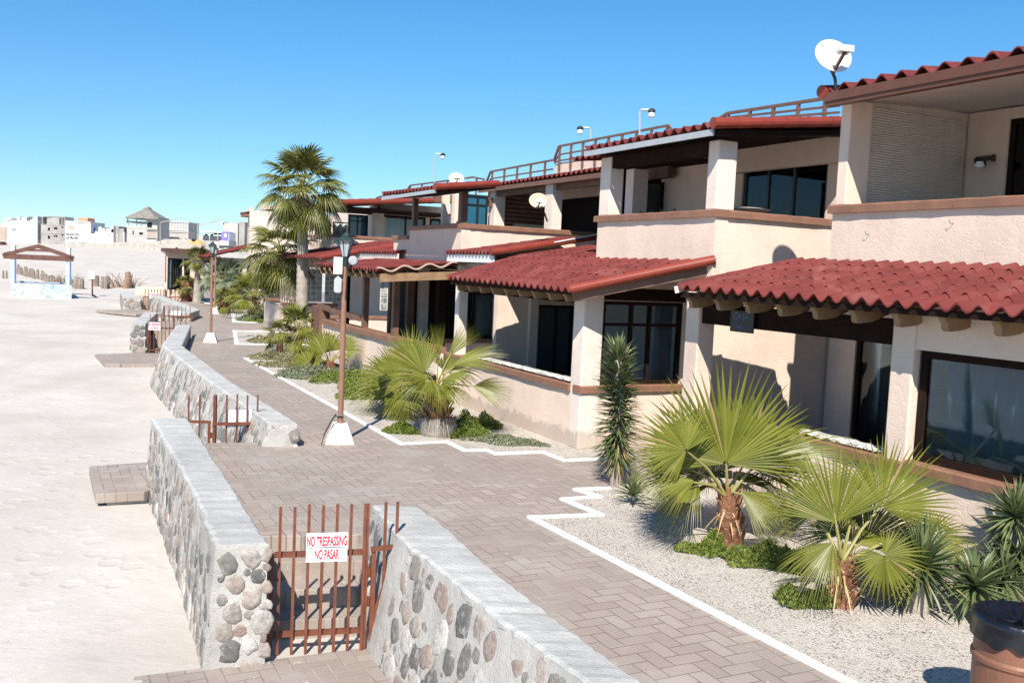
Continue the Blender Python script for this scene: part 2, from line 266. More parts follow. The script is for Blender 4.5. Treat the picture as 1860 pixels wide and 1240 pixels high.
# ---------------------------------------------------------------- mesh builder
class MB:
    def __init__(s): s.v=[];s.f=[];s.m=[];s.mi=0;s.sm=False
    def add(s,vs,fs):
        o=len(s.v);s.v+=[tuple(p) for p in vs]
        for f in fs: s.f.append(tuple(i+o for i in f));s.m.append(s.mi)
        return s
    def hexa(s,p): return s.add(p,[(3,2,1,0),(4,5,6,7),(0,1,5,4),(1,2,6,5),(2,3,7,6),(3,0,4,7)])
    def ab(s,a0,a1,b0,b1,z0,z1):
        if a1<a0:a0,a1=a1,a0
        if b1<b0:b0,b1=b1,b0
        if z1<z0:z0,z1=z1,z0
        return s.hexa([W(a1,b0,z0),W(a0,b0,z0),W(a0,b1,z0),W(a1,b1,z0),W(a1,b0,z1),W(a0,b0,z1),W(a0,b1,z1),W(a1,b1,z1)])
    def box(s,x0,x1,y0,y1,z0,z1): return s.hexa([(x0,y0,z0),(x1,y0,z0),(x1,y1,z0),(x0,y1,z0),(x0,y0,z1),(x1,y0,z1),(x1,y1,z1),(x0,y1,z1)])
    def bar(s,p,q,w,h=None,up=(0,0,1)):
        p=Vector(p);q=Vector(q);h=h or w;d=(q-p).normalized();u=Vector(up)
        if abs(d.dot(u))>.98: u=Vector((1,0,0)) if abs(d.x)<.9 else Vector((0,1,0))
        r=d.cross(u).normalized()*w/2;n=r.cross(d).normalized()*h/2
        return s.hexa([p-r-n,p+r-n,q+r-n,q-r-n,p-r+n,p+r+n,q+r+n,q-r+n])
    def tube(s,pts,rs,n=8,cap=True):
        pts=[Vector(p) for p in pts];rs=rs if isinstance(rs,(list,tuple)) else [rs]*len(pts)
        o=[];vs=[];fs=[]
        for i,p in enumerate(pts):
            d=(pts[min(i+1,len(pts)-1)]-pts[max(i-1,0)]).normalized()
            u=Vector((0,0,1)) if abs(d.z)<.95 else Vector((0,1,0))
            r=d.cross(u).normalized();k=r.cross(d)
            for j in range(n):
                t=2*math.pi*j/n;vs.append(p+(r*math.cos(t)+k*math.sin(t))*rs[i])
        for i in range(len(pts)-1):
            for j in range(n): fs.append((i*n+j,i*n+(j+1)%n,(i+1)*n+(j+1)%n,(i+1)*n+j))
        if cap: fs.append(tuple(range(n))[::-1]);fs.append(tuple((len(pts)-1)*n+j for j in range(n)))
        return s.add(vs,fs)
    def lathe(s,c,prof,n=16,rot=0):
        vs=[];fs=[]
        for r,z in prof:
            for j in range(n):
                t=2*math.pi*j/n+rot;vs.append((c[0]+r*math.cos(t),c[1]+r*math.sin(t),c[2]+z))
        for i in range(len(prof)-1):
            for j in range(n): fs.append((i*n+j,i*n+(j+1)%n,(i+1)*n+(j+1)%n,(i+1)*n+j))
        fs.append(tuple(range(n))[::-1]);fs.append(tuple((len(prof)-1)*n+j for j in range(n)))
        return s.add(vs,fs)
    def poly(s,pts,z,z0=None):
        n=len(pts);t=[(p[0],p[1],z) for p in pts]
        if z0 is None: return s.add(t,[tuple(range(n))])
        b=[(p[0],p[1],z0) for p in pts]
        return s.add(t+b,[tuple(range(n)),tuple(range(2*n-1,n-1,-1))]+[(i,n+i,n+(i+1)%n,(i+1)%n) for i in range(n)])
    def build(s,name,mat,parent=None,smooth=None,loc=None,bevel=0):
        me=bpy.data.meshes.new(name);off=Vector((0,0,0))
        if parent is not None and loc is None: off=wloc(parent)
        elif loc is not None: off=Vector(loc)
        me.from_pydata([tuple(Vector(p)-off) for p in s.v],[],s.f)
        for m in (mat if isinstance(mat,(list,tuple)) else [mat]): me.materials.append(m)
        me.polygons.foreach_set('material_index',s.m)
        bm=bmesh.new();bm.from_mesh(me);bmesh.ops.recalc_face_normals(bm,faces=bm.faces) if not getattr(s,'norec',False) else None
        bm.to_mesh(me);bm.free()
        if smooth: me.polygons.foreach_set('use_smooth',[True]*len(me.polygons))
        o=bpy.data.objects.new(name,me);COL.objects.link(o)
        if parent is not None: o.parent=parent
        else: o.location=off
        if bevel:
            md=o.modifiers.new('bevel','BEVEL');md.width=bevel;md.segments=2;md.limit_method='ANGLE'
        o.update_tag();return o
def wloc(o):
    v=Vector(o.location)
    while o.parent: o=o.parent;v+=Vector(o.location)
    return v
def tag(o,label=None,cat=None,group=None,kind=None):
    for k,v in (('label',label),('category',cat),('group',group),('kind',kind)):
        if v: o[k]=v
    return o
def thing(name,label,cat,loc=(0,0,0),group=None,rz=0):
    o=bpy.data.objects.new(name,None);o.empty_display_size=.2;COL.objects.link(o);o.location=loc;o.rotation_euler=(0,0,rz)
    return tag(o,label,cat,group)
def text(name,s,size,mat,parent,mw,xs=1.,shear=0,bold=0.):
    c=bpy.data.curves.new(name,'FONT');c.body=s;c.size=size;c.align_x='CENTER';c.align_y='CENTER';c.extrude=.002;c.shear=shear;c.offset=bold
    o=bpy.data.objects.new(name+'_src',c);COL.objects.link(o);dg=bpy.context.evaluated_depsgraph_get()
    me=bpy.data.meshes.new_from_object(o.evaluated_get(dg));me.name=name;bpy.data.objects.remove(o);bpy.data.curves.remove(c)
    off=wloc(parent);T=Matrix.Translation(-off)@mw@Matrix.Diagonal((xs,1,1,1));me.transform(T)
    me.materials.clear();me.materials.append(mat);q=bpy.data.objects.new(name,me);COL.objects.link(q);q.parent=parent;return q
def frame(origin,xd,zd):
    x=Vector(xd).normalized();z=Vector(zd).normalized();y=z.cross(x).normalized()
    return Matrix.Translation(Vector(origin))@Matrix(((x.x,y.x,z.x),(x.y,y.y,z.y),(x.z,y.z,z.z))).to_4x4()
# ---------------------------------------------------------------- ground
def tz(x,y):
    z=-.8
    if y>45: z+=.25*min(1,(y-45)/25)
    w=min(1,max(0,(-x-18)/12)) if y<150 else 1
    if y>72:
        t=(y-72)/180.;t=min(1,t);z+=w*5.3*(t**1.15)
    z+=.05*noise.noise(Vector((x*.25,y*.25,0)))+(.02*noise.noise(Vector((x*1.3,y*1.3,3))) if y<40 else 0)
    if y>80: z+=.5*noise.noise(Vector((x*.04,y*.04,5)))*w
    return z
def sand_extra(x,y):
    # drift piled against the outer face of the long wall
    return 0
xs=[];x=-14.
g_=[-14+i*.25 for i in range(0,60)]
left=[];v=-14.;st=.3
while v>-420: v-=st;st*=1.09;left.append(v)
right=[];v=g_[-1];st=.4
while v<300: v+=st;st*=1.14;right.append(v)
XS=left[::-1]+g_+right
YS=[];v=2.;st=.25
while v<30: YS.append(v);v+=.25
while v<900: YS.append(v);st*=1.045;v+=st
mb=MB();nx=len(XS)
mb.v=[(x,y,tz(x,y)) for y in YS for x in XS]
mb.f=[(j*nx+i,j*nx+i+1,(j+1)*nx+i+1,(j+1)*nx+i) for j in range(len(YS)-1) for i in range(nx-1)];mb.m=[0]*len(mb.f)
o=mb.build('sand_beach',SAND,smooth=True);tag(o,kind='structure')
mb=MB();mb.poly([(-1500,-300),(1500,-300),(1500,3000),(-1500,3000)],-2.2);tag(mb.build('far_sand',SAND),kind='structure')
# wall centre data: (inner top, outer top) polylines, near to far
W0i=[(1.62,4.4),(.95,6.08),(.51,6.96),(-.04,8.12),(-.66,9.7),(-.98,10.3)]
W0o=[(1.25,4.4),(.74,5.75),(.4,6.38),(.09,6.91),(-.32,7.73),(-1.03,9.13),(-1.45,10.3)]
promen=[(1.75,4.0),(1.62,4.4),(.95,6.08),(.51,6.96),(-.04,8.12),(-.66,9.7),(-1.0,10.45),(-3.1,10.7),(-5.05,14.55),(-3.75,15.6),(-5.96,19.94),(-9.81,27.71),(-12.3,35.9),(-12.4,36.8),(-14.6,38.2),(-16.2,42.6),(-14.9,43.4),(-15.57,46.45),(-23.9,62.6),(-25.5,68.5),(-29.5,84),(-20,92),(40,92),(40,4)]
mb=MB();mb.poly(promen,0.,-1.4);tag(mb.build('promenade_paving',PAVE),kind='structure')
p=W(-1,8.9);bed1=[(2.74,7.09),(.34,11.53),(1.24,11.81),(.79,12.54),(1.3,12.79),(1.01,13.15),(1.48,13.31),(2.3,14.3),W(11.5,8.9)[:2],W(3,8.9)[:2],(5.2,4.2),(4.35,4.2)]
bed1b=[(2.74,7.09),(4.35,4.2)]
bed2=[(-8.16,28.54),(-1.83,15.96),(-1.07,16.35),(-.72,15.63),(-.35,15.76),(-.2,15.46),(.61,15.79),(.94,15.17),(1.61,15.5),W(13.95,9.4)[:2],W(13.95,8.6)[:2],W(30,8.3)[:2]]
bed3=[(-11.61,39.),(-9.77,33.13),(-8.79,33.43),W(34,8.8)[:2],W(41,8.8)[:2]]
bed4=[(-15.17,50.61),(-13.21,44.25),(-11.38,44.77),W(46,11.2)[:2],W(56,11.)[:2]]
bed5=[(-23.5,67.91),(-16.88,54.37),(-16.1,54.44),W(57,13)[:2],W(70,11.5)[:2]]
for bd in (bed1,bed2,bed3,bed4,bed5):
    mb=MB();mb.poly(bd,.006);tag(mb.build('gravel_bed',GRAV),kind='structure')
def curb(pts,w=.078):
    mb=MB()
    for p,q in zip(pts,pts[1:]):
        d=(Vector(q)-Vector(p)).normalized()*w*.5
        mb.bar((p[0]-d.x,p[1]-d.y,.012),(q[0]+d.x,q[1]+d.y,.012),w*R.uniform(.9,1.05),.034+.004*R.random())
    tag(mb.build('painted_curb',CURB),kind='structure')
curb([(4.35,4.2),(2.74,7.09),(.34,11.53),(1.24,11.81),(.79,12.54),(1.3,12.79),(1.01,13.15),(1.48,13.31)])
curb([(-7.6,28.8),(-8.16,28.54),(-1.83,15.96),(-1.07,16.35),(-.72,15.63),(-.35,15.76),(-.2,15.46),(.61,15.79),(.94,15.17),(1.75,15.5)])
curb([(-9.6,39.3),(-11.61,39.),(-9.77,33.13),(-8.79,33.43),W(33.8,8.8)[:2]],.16);curb([(-15.17,50.61),(-13.21,44.25),(-11.38,44.77)],.16);curb([(-23.5,67.91),(-16.88,54.37),(-16.1,54.44)],.16)
# ---------------------------------------------------------------- rubble walls
def resample(pl,n):
    L=[0]
    for a,b in zip(pl,pl[1:]): L.append(L[-1]+math.dist(a,b))
    out=[]
    for k in range(n):
        s=L[-1]*k/(n-1);i=0
        while i<len(pl)-2 and s>L[i+1]: i+=1
        t=(s-L[i])/max(1e-6,L[i+1]-L[i]);out.append((pl[i][0]+(pl[i+1][0]-pl[i][0])*t,pl[i][1]+(pl[i+1][1]-pl[i][1])*t))
    return out,L[-1]
def stone(mb,c,n,t,w,h,depth,rs):
    b=n.cross(t).normalized();K=rs.choice((8,9,11,12));ph=rs.random()*6;pw=rs.choice((2.2,3.4,5.))
    ang=rs.uniform(0,3.14);ca,sa=math.cos(ang),math.sin(ang);el=rs.uniform(.72,1.0)
    rr=[1+rs.uniform(-.16,.13) for _ in range(K)];vs=[];rings=((1.05,-.8),(1.0,.2),(.9,.75),(.5,1.0));tl_=(rs.uniform(-.35,.35),rs.uniform(-.35,.35))
    for si,(f,dz) in enumerate(rings):
        for k in range(K):
            th=2*math.pi*k/K+ph;cx=math.cos(th);cy=math.sin(th);q=(abs(cx)**pw+abs(cy)**pw)**(-1/pw)
            x=cx*q*rr[k]*f;y=cy*q*rr[k]*f*el;x,y=x*ca-y*sa,x*sa+y*ca
            vs.append(c+t*x*w/2+b*y*h/2+n*depth*(dz+(x*tl_[0]+y*tl_[1]+rs.uniform(-.1,.1))*(si>0)))
    vs.append(c+n*depth*(1.02+rs.uniform(-.12,.12)));fs=[]
    for r_ in range(3):
        for k in range(K): fs.append((r_*K+k,r_*K+(k+1)%K,(r_+1)*K+(k+1)%K,(r_+1)*K+k))
    for k in range(K): fs.append((3*K+k,3*K+(k+1)%K,4*K))
    mb.add(vs,fs)
def pack(L,Hh,smin,smax,rs,gap,fill=1.):
    out=[];grid={};cs=smax
    n=int(L*Hh/(smin*smin)*22)
    for k in range(n):
        f=k/n;r=(smax+(smin-smax)*min(1,f*1.5)**.6)*rs.uniform(.8,1.1)/2
        x=rs.uniform(r*.8,L-r*.8);y=rs.uniform(r*.6,Hh-r)
        if Hh-r<r*.6: continue
        gx,gy=int(x/cs),int(y/cs);ok=True
        for a in (gx-1,gx,gx+1):
            for b in (gy-1,gy,gy+1):
                for (X,Y,q) in grid.get((a,b),()):
                    if (X-x)**2+(Y-y)**2<((r+q)*gap)**2: ok=False;break
                if not ok: break
            if not ok: break
        if ok: grid.setdefault((gx,gy),[]).append((x,y,r));out.append((x,y,r))
    return out
def rubble(label,inner,outer,zt=.4,zb=-1.0,zin=-.05,batter=.12,size=.2,n=None,dens=.95,ends=(True,False),seed=1,cap=.035,gap=.9):
    rs=random.Random(seed);_,L=resample(inner,3);n=n or max(6,int(L/.28))
    I,_=resample(inner,n);O,_=resample(outer,n)
    root=thing('stone_wall',label,'wall',(I[0][0],I[0][1],0))
    mb=MB();vs=[];
    def nrm(i):
        a=Vector(O[max(i-1,0)]);b=Vector(O[min(i+1,n-1)]);d=(b-a).normalized();m=Vector((-d.y,d.x))
        if m.dot(Vector(O[i])-Vector(I[i]))<0: m=-m
        return m
    for i in range(n):
        m=nrm(i);ji=Vector((rs.uniform(-.01,.01),rs.uniform(-.01,.01)))
        ob=Vector(O[i])+m*batter
        vs+=[(ob.x,ob.y,zb),(O[i][0]+m.x*.01,O[i][1]+m.y*.01,zt-cap),(I[i][0],I[i][1],zt-cap),(I[i][0],I[i][1],-1.2)]
    fs=[]
    for i in range(n-1):
        for k in range(3): fs.append((i*4+k,i*4+k+1,i*4+k+5,i*4+k+4))
    fs+=[(0,1,2,3),((n-1)*4+3,(n-1)*4+2,(n-1)*4+1,(n-1)*4)]
    mb.add(vs,fs);mb.build('mortar_core',MORT,root)
    # cap with a worn outline
    mb=MB();vs=[];m_=3
    nn=(n-1)*m_+1;I2,_=resample(inner,nn);O2,_=resample(outer,nn)
    for i in range(nn):
        d=(Vector(O2[i])-Vector(I2[i])).normalized();j1=rs.uniform(-.012,.014);j2=rs.uniform(-.022,.018);q=Vector(I2[i])-d*(.012+j1);w=Vector(O2[i])+d*(.012+j2)
        z1=zt+rs.uniform(-.007,.007)
        c1=q+d*.03;c2=w-d*.035
        vs+=[(w.x,w.y,zt-cap-.02+rs.uniform(-.025,.012)),(w.x,w.y,z1-.022),(c2.x,c2.y,z1),(c1.x,c1.y,z1),(q.x,q.y,z1-.02),(q.x,q.y,zt-cap-.01)]
    fs=[]
    for i in range(nn-1):
        for k in range(6): fs.append((i*6+k,i*6+(k+1)%6,(i+1)*6+(k+1)%6,(i+1)*6+k))
    fs+=[tuple(range(6)),tuple((nn-1)*6+k for k in range(6))[::-1]]
    mb.add(vs,fs);mb.build('concrete_cap',CONC,root)
    mb=MB();K=max(2,int(L/.8));O3,_=resample(outer,K+1);I3,_=resample(inner,K+1);_,LO=resample(outer,3);Hh=zt-cap-zb
    for x,y,r in pack(LO,Hh,size*.36,size*1.5,rs,gap):
        q=min(K-1,int(x/LO*K));u=x/LO*K-q;a=Vector(O3[q]);b_=Vector(O3[q+1]);d=(b_-a).normalized();m=Vector((-d.y,d.x))
        if m.dot(a-Vector(I3[q]))<0: m=-m
        v=y/Hh;c=a+(b_-a)*u+m*batter*(1-v);N3=Vector((m.x,m.y,batter/Hh)).normalized()
        stone(mb,Vector((c.x,c.y,zb+y)),N3,Vector((d.x,d.y,0)),r*2*rs.uniform(.9,1.2),r*2*rs.uniform(.9,1.2),min(.016,r*.15)*rs.uniform(.3,1.5),rs)
    for e,idx in ((ends[0],0),(ends[1],-1)):
        if not e: continue
        i0=Vector(I[idx]);o0=Vector(O[idx]);dd=Vector(I[1])-Vector(I[0]) if idx==0 else Vector(I[-2])-Vector(I[-1])
        t=(i0-o0);Lw=t.length;t.normalize();m=Vector((-t.y,t.x))
        if m.dot(dd)>0: m=-m
        for x,y,r in pack(Lw+.06,Hh,size*.5,size*1.2,rs,gap*.97):
            c=o0+t*x;stone(mb,Vector((c.x,c.y,zb+y)),Vector((m.x,m.y,0)),Vector((t.x,t.y,0)),r*1.95*rs.uniform(.9,1.15),r*2.1,min(.022,r*.2),rs)
    mb.build('stones',STONE,root,smooth=True);return root
rubble('near rubble wall running out of the picture bottom, right of the signed gate',W0i[::-1],W0o[::-1],batter=.30,size=.20,seed=3,n=26,ends=(True,False),gap=.96)
rubble('rubble wall with smooth grey concrete cap, left of the nearest signed gate',[(-2.24,8.74),(-3.2,10.8),(-5.3,15.3)],[(-2.68,8.6),(-3.62,10.7),(-5.84,15.2)],batter=.13,size=.19,seed=5,gap=.92)
rubble('long bent rubble wall starting beside the tall near lamp post',[(-3.5,15.35),(-5.96,19.94),(-9.81,27.71),(-12.4,36.)],[(-3.95,15.3),(-6.5,20.1),(-10.35,27.6),(-12.8,35.6)],batter=.4,size=.24,seed=8,dens=.9)
rubble('far curved rubble wall by the second and third lamp posts',[(-15.0,43.3),(-15.57,46.45),(-23.9,62.6)],[(-15.5,43.2),(-16.2,46.7),(-24.4,62.2)],batter=.3,size=.3,seed=9,dens=.9)
rubble('short stone pier wall left of the middle gate',[(-13.95,35.45),(-16.3,42.8)],[(-14.42,35.3),(-16.8,42.7)],batter=.05,size=.3,seed=10)
rubble('farthest short stone wall at the last gate',[(-23.5,59.),(-27.5,68)],[(-24.4,58.5),(-28.4,67.6)],zt=.25,batter=.1,size=.4,seed=11)
# ---------------------------------------------------------------- steps and landings
def steps(label,p_out,p_in,width,n,z0,z1):
    p_out=Vector(p_out);p_in=Vector(p_in);d=(p_in-p_out);s=Vector((-d.y,d.x)).normalized()*width/2;root=thing('brick_steps',label,'steps',(p_out.x,p_out.y,z0))
    for k in range(n):
        a=p_out+d*(k/n);b=p_in+d*.06;z=z0+(z1-z0)*(k+1)/n-.004*(k==n-1)*0
        if k==n-1: z-=.005
        mb=MB();mb.hexa([(a.x+s.x,a.y+s.y,-1.3),(a.x-s.x,a.y-s.y,-1.3),(b.x-s.x,b.y-s.y,-1.3),(b.x+s.x,b.y+s.y,-1.3),(a.x+s.x,a.y+s.y,z),(a.x-s.x,a.y-s.y,z),(b.x-s.x,b.y-s.y,z),(b.x+s.x,b.y+s.y,z)])
        mb.build('step',PAVE,root,bevel=.01)
steps('brick steps climbing behind the nearest signed gate',(-1.83,9.45),(-2.1,10.75),1.9,4,-.8,0)
steps('brick steps behind the gate with a blank white board back',(-4.9,16.4),(-4.5,15.2),1.3,4,-.8,0)
steps('brick steps behind the middle signed gate',(-13.4,36.3),(-13.6,38.),1.8,4,-.8,0)
def slab(label,pts,z,h):
    mb=MB();mb.poly(pts,z,z-h);o=mb.build('brick_landing',PAVE,loc=(pts[0][0],pts[0][1],z-h),bevel=.012);tag(o,label,'landing');return o
slab('brick landing at the foot of the nearest gate, at the picture bottom',[(-3.35,8.35),(-1.2,9.3),(-.6,8.2),(-.2,6.5),(-2.8,6.5)],-.79,.3)
q1,q2,q3=G(162,846,-.58),G(174,897,-.58),G(262,892,-.58)
slab('raised brick slab on the sand left of the near stone wall',[q1,q2,q3,(-4.95,16.2),(-5.1,17.1)],-.58,.15)
mb=MB();mb.poly([(q1[0]+.12,q1[1]-.1),(q2[0]+.12,q2[1]+.12),(q3[0],q3[1]+.1),(-5.,16.1),(-5.2,16.95)],-.735,-1.0)
tag(mb.build('landing_footing',MORT,loc=(-6.4,15.5,-1.)),'grey footing showing under the raised brick slab on the sand','footing')
slab('low brick slab on the sand before the middle gate',[(-15.3,34.2),(-13.7,31.4),(-12.2,31.9),(-12.8,35.7),(-14.2,35.3)],-.7,.16)
slab('thin brick slab on the sand before the farthest gate',[(-25.2,56.5),(-22.,54.5),(-21,57),(-23.6,59.2)],-.5,.14)
# ---------------------------------------------------------------- gates
def gate(label,p0,p1,p2,zb,zt,nb,sign,lower_rail=True,hide=0,signt=.33,bw=.028):
    p0=Vector(p0);p1=Vector(p1);p2=Vector(p2);d=(p1-p0);L=d.length;dn=d.normalized();root=thing('iron_gate',label,'gate',(p0.x,p0.y,zb))
    nr=Vector((dn.y,-dn.x))
    def P(s,z,o=0): return (p0.x+dn.x*s-nr.x*o,p0.y+dn.y*s-nr.y*o,z)
    zr=zb+(zt-zb)*.67;zl=zb+.2
    for s,top in ((-.025,zr+.02),(L-.02,zt)):
        mb=MB();mb.bar(P(s,zb-.05),P(s,top),.045,.045,up=(nr.x,nr.y,0));mb.build('post',RUST,root)
    mb=MB();mb.bar(P(0,zr,.02),P(L,zr,.02),.045,.05);mb.build('rail',RUST,root)
    if lower_rail: mb=MB();mb.bar(P(0,zl,.02),P(L,zl,.02),.045,.05);mb.build('rail',RUST,root)
    for k in range(nb):
        s=L*(k+.35)/(nb-.35);mb=MB();zz=zb+.0+R.uniform(0,.012)
        mb.bar(P(s,zz,-.025),P(s,zt+R.uniform(-.02,.02),-.025),bw,bw,up=(nr.x,nr.y,0));mb.build('bar',RUST,root)
    # fixed side panel with sloping foot
    e=(p2-p1);Le=e.length;en=e.normalized()
    def Q(s,z): return (p1.x+en.x*s,p1.y+en.y*s,z)
    mb=MB();mb.bar(Q(.06,zb),Q(.06,zr),.045,.045,up=(nr.x,nr.y,0));mb.build('post',RUST,root)
    mb=MB();mb.bar(Q(.03,zr+.03),Q(Le+.03,zr+.05),.04,.045);mb.bar(Q(.06,zb+.3),Q(Le+.02,zr+.03),.03,.05);mb.build('side_frame',RUST,root)
    for k in range(2):
        s=.06+(Le-.06)*(k+.9)/2.05;f=s/Le;mb=MB();mb.bar(Q(s,zb+.3+(zr-zb-.3)*f*.93),Q(s,zt+.01),bw,bw,up=(nr.x,nr.y,0));mb.build('bar',RUST,root)
    for zz in (zb+.5,zr-.2): 
        mb=MB();mb.tube([Q(.02,zz-.05),Q(.02,zz+.05)],.016,8);mb.build('hinge',RUST,root)
    if sign:
        s0,w,h,side=sign;zc=zr+.08;off=-.045 if side>0 else .05
        c=Vector(P(s0,zc,off));X=Vector((dn.x,dn.y,0))*side;Z=Vector((nr.x,nr.y,0))*side
        m=frame(c,X,Z);mb=MB();mb.v=[tuple(m@Vector(q)) for q in ((-w/2,-h/2,-.004),(w/2,-h/2,-.004),(w/2,h/2,-.004),(-w/2,h/2,-.004),(-w/2,-h/2,.004),(w/2,-h/2,.004),(w/2,h/2,.004),(-w/2,h/2,.004))]
        mb.f=[(3,2,1,0),(4,5,6,7),(0,1,5,4),(1,2,6,5),(2,3,7,6),(3,0,4,7)];mb.m=[0]*6
        sb=mb.build('sign_board',SIGNW,root)
        T=lambda x,y:m@Matrix.Translation((x,y,.006))
        text('lettering','NO TRESPASSING',h*.46,SIGNR,sb,T(0,h*.2),w*.93/(h*.46*7.5),bold=h*.012)
        text('lettering','NO PASAR',h*.46,SIGNR,sb,T(0,-h*.26),w*.93/(h*.46*7.5),bold=h*.012)
        q=MB();
        for (x0,x1,y0,y1) in ((-w*.45,w*.45,-h*.012,h*.012),):
            q.v=[tuple(m@Vector(v_)) for v_ in ((x0,y0,.0045),(x1,y0,.0045),(x1,y1,.0045),(x0,y1,.0045),(x0,y0,.006),(x1,y0,.006),(x1,y1,.006),(x0,y1,.006))];q.f=list(mb.f);q.m=[0]*6
        q.build('divider_line',SIGNK,sb)
        for sx in (-1,1):
            for sy in (-1,1):
                b_=MB();c2=m@Vector((sx*w*.43,sy*h*.42,.004));b_.tube([c2,c2+Z*.004],.007,8);b_.build('bolt',GREYM,sb)
    return root
gate('rusty red gate nearest to us with a NO TRESPASSING sign',(-2.23,8.97),(-1.35,9.2),(-1.06,9.29),-.8,.7,7,(.5,.40,.29,1))
gate('rusty gate seen from behind with its white board back, beside the tall lamp base',(-4.35,16.3),(-5.1,16.0),(-5.5,15.85),-.8,.7,5,(.36,.42,.3,1))
gate('middle rusty gate with small white warning sign, by the stone pier',(-13.85,35.55),(-13.0,35.9),(-12.6,36.1),-.8,.75,7,(.2,.42,.3,1))
gate('rusty gate seen from behind just beyond the middle gate',(-14.9,43.3),(-16.1,43.),(-16.6,42.9),-.7,.7,7,(.7,.42,.3,1))
gate('farthest rusty gate with small white warning sign',(-23.4,59.2),(-22.,60.),(-21.5,60.2),-.7,.8,9,(.55,.5,.36,1),bw=.04)
# ---------------------------------------------------------------- roofs
def tileroof(parent,eN,eF,tN,tF,pitch=.25,row=.42,amp=.05,name='tile_roof',thick=.03,mat=None,edge=True,phase=0.):
    """corrugated barrel tile sheet; e=eave t=top, N=near F=far, each (a,b,z)"""
    P=[Vector(W(*p)) for p in (eN,eF,tN,tF)];Le=(P[0]-P[1]).length;Ls=((P[2]-P[0]).length+(P[3]-P[1]).length)/2
    nw=max(2,round(Le/pitch));nu=nw*8;nr=max(1,round(Ls/row));mb=MB();vs=[]
    up=Vector((0,0,1));rws=[]
    for r in range(nr): rws+= [(r/nr,.017),((r+1)/nr+.012,0.)]
    jit=[[R.uniform(-.006,.006) for _ in range(nw+1)] for _ in range(nr)]
    for q,(v,l) in enumerate(rws):
        for i in range(nu+1):
            u=i/nu;p=(P[0]*(1-u)+P[1]*u)*(1-v)+(P[2]*(1-u)+P[3]*u)*v
            ph=u*nw*2*math.pi+phase;s=math.cos(ph);z=amp*(s if s>0 else s*.75)+l+jit[q//2][int(u*nw)]*(1 if s>0 else 0)
            z+=.008*noise.noise(Vector((p.x*2,p.y*2,1)))
            vs.append(p+up*z)
    n=nu+1;fs=[]
    for q in range(len(rws)-1):
        for i in range(nu): fs.append((q*n+i,q*n+i+1,(q+1)*n+i+1,(q+1)*n+i))
    m=len(vs)
    und=[(rws[0][0]),(1.)]
    for v in und:
        for i in range(nu+1):
            u=i/nu;p=(P[0]*(1-u)+P[1]*u)*(1-v)+(P[2]*(1-u)+P[3]*u)*v;s=math.cos(u*nw*2*math.pi+phase);vs.append(p+up*(amp*(s if s>0 else s*.75)+.028-thick))
    for i in range(nu):
        fs.append((m+i,m+n+i,m+n+i+1,m+i+1));fs.append((i,m+i,m+i+1,i+1))
    k=(len(rws)-1)*n
    fs.append(tuple([0]+[m]+[m+n]+[k]));fs.append((n-1,k+n-1,m+n+n-1,m+n-1))
    mb.add(vs,fs);mb.norec=True
    return mb.build(name,mat or TILE,parent)
def ridge(parent,p,q,r=.095,seg=.45,name='ridge_tile',mat=None):
    r*=.86
    p=Vector(W(*p));q=Vector(W(*q));L=(q-p).length;n=max(1,round(L/seg));mb=MB();d=(q-p)/n
    for i in range(n):
        a=p+d*i;b=p+d*(i+1.06);mb.tube([a,b],[r*1.05,r*.93],12)
    return mb.build(name,mat or RIDGE,parent,smooth=False)
def rafters(parent,a0,a1,n,b0,b1,z,w=.085,h=.18,mat=None,rise=.0):
    for k in range(n):
        a=a0+(a1-a0)*k/(n-1);mb=MB();pr=[]
        # ogee-cut tail in the b-z plane
        prof=[(b0,z),(b1,z+rise),(b1,z+rise-h),(b0+.34,z-h*.9),(b0+.22,z-h),(b0+.1,z-h*1.05),(b0+.07,z-h*.95),(b0+.05,z-h*.55),(b0+.01,z-h*.35)]
        vs=[W(a-w/2,b,zz) for b,zz in prof]+[W(a+w/2,b,zz) for b,zz in prof];m=len(prof)
        mb.add(vs,[tuple(range(m)),tuple(range(2*m-1,m-1,-1))]+[(i,(i+1)%m,m+(i+1)%m,m+i) for i in range(m)])
        mb.build('rafter',mat or WOODL,parent)
def clusters(boxes,tol=.03):
    bs=[[min(g[0],g[1]),max(g[0],g[1]),min(g[2],g[3]),max(g[2],g[3]),min(g[4],g[5]),max(g[4],g[5])] for g in boxes];out=[];left=list(range(len(bs)))
    while left:
        cl=[left.pop(0)];k=0
        while k<len(cl):
            p=bs[cl[k]]
            for q in left[:]:
                r=bs[q]
                if all(p[2*i]-tol<=r[2*i+1] and r[2*i]-tol<=p[2*i+1] for i in range(3)): cl.append(q);left.remove(q)
            k+=1
        out.append([boxes[i] for i in cl])
    return out
def bx(parent,name,mat,*args,bevel=0):
    if not isinstance(args[0],(tuple,list)): args=(args,)
    first=None
    for cl in clusters(list(args)):
        mb=MB()
        for g in cl: mb.ab(*g)
        o=mb.build(name,mat,parent,bevel=bevel);first=first or o
    return first
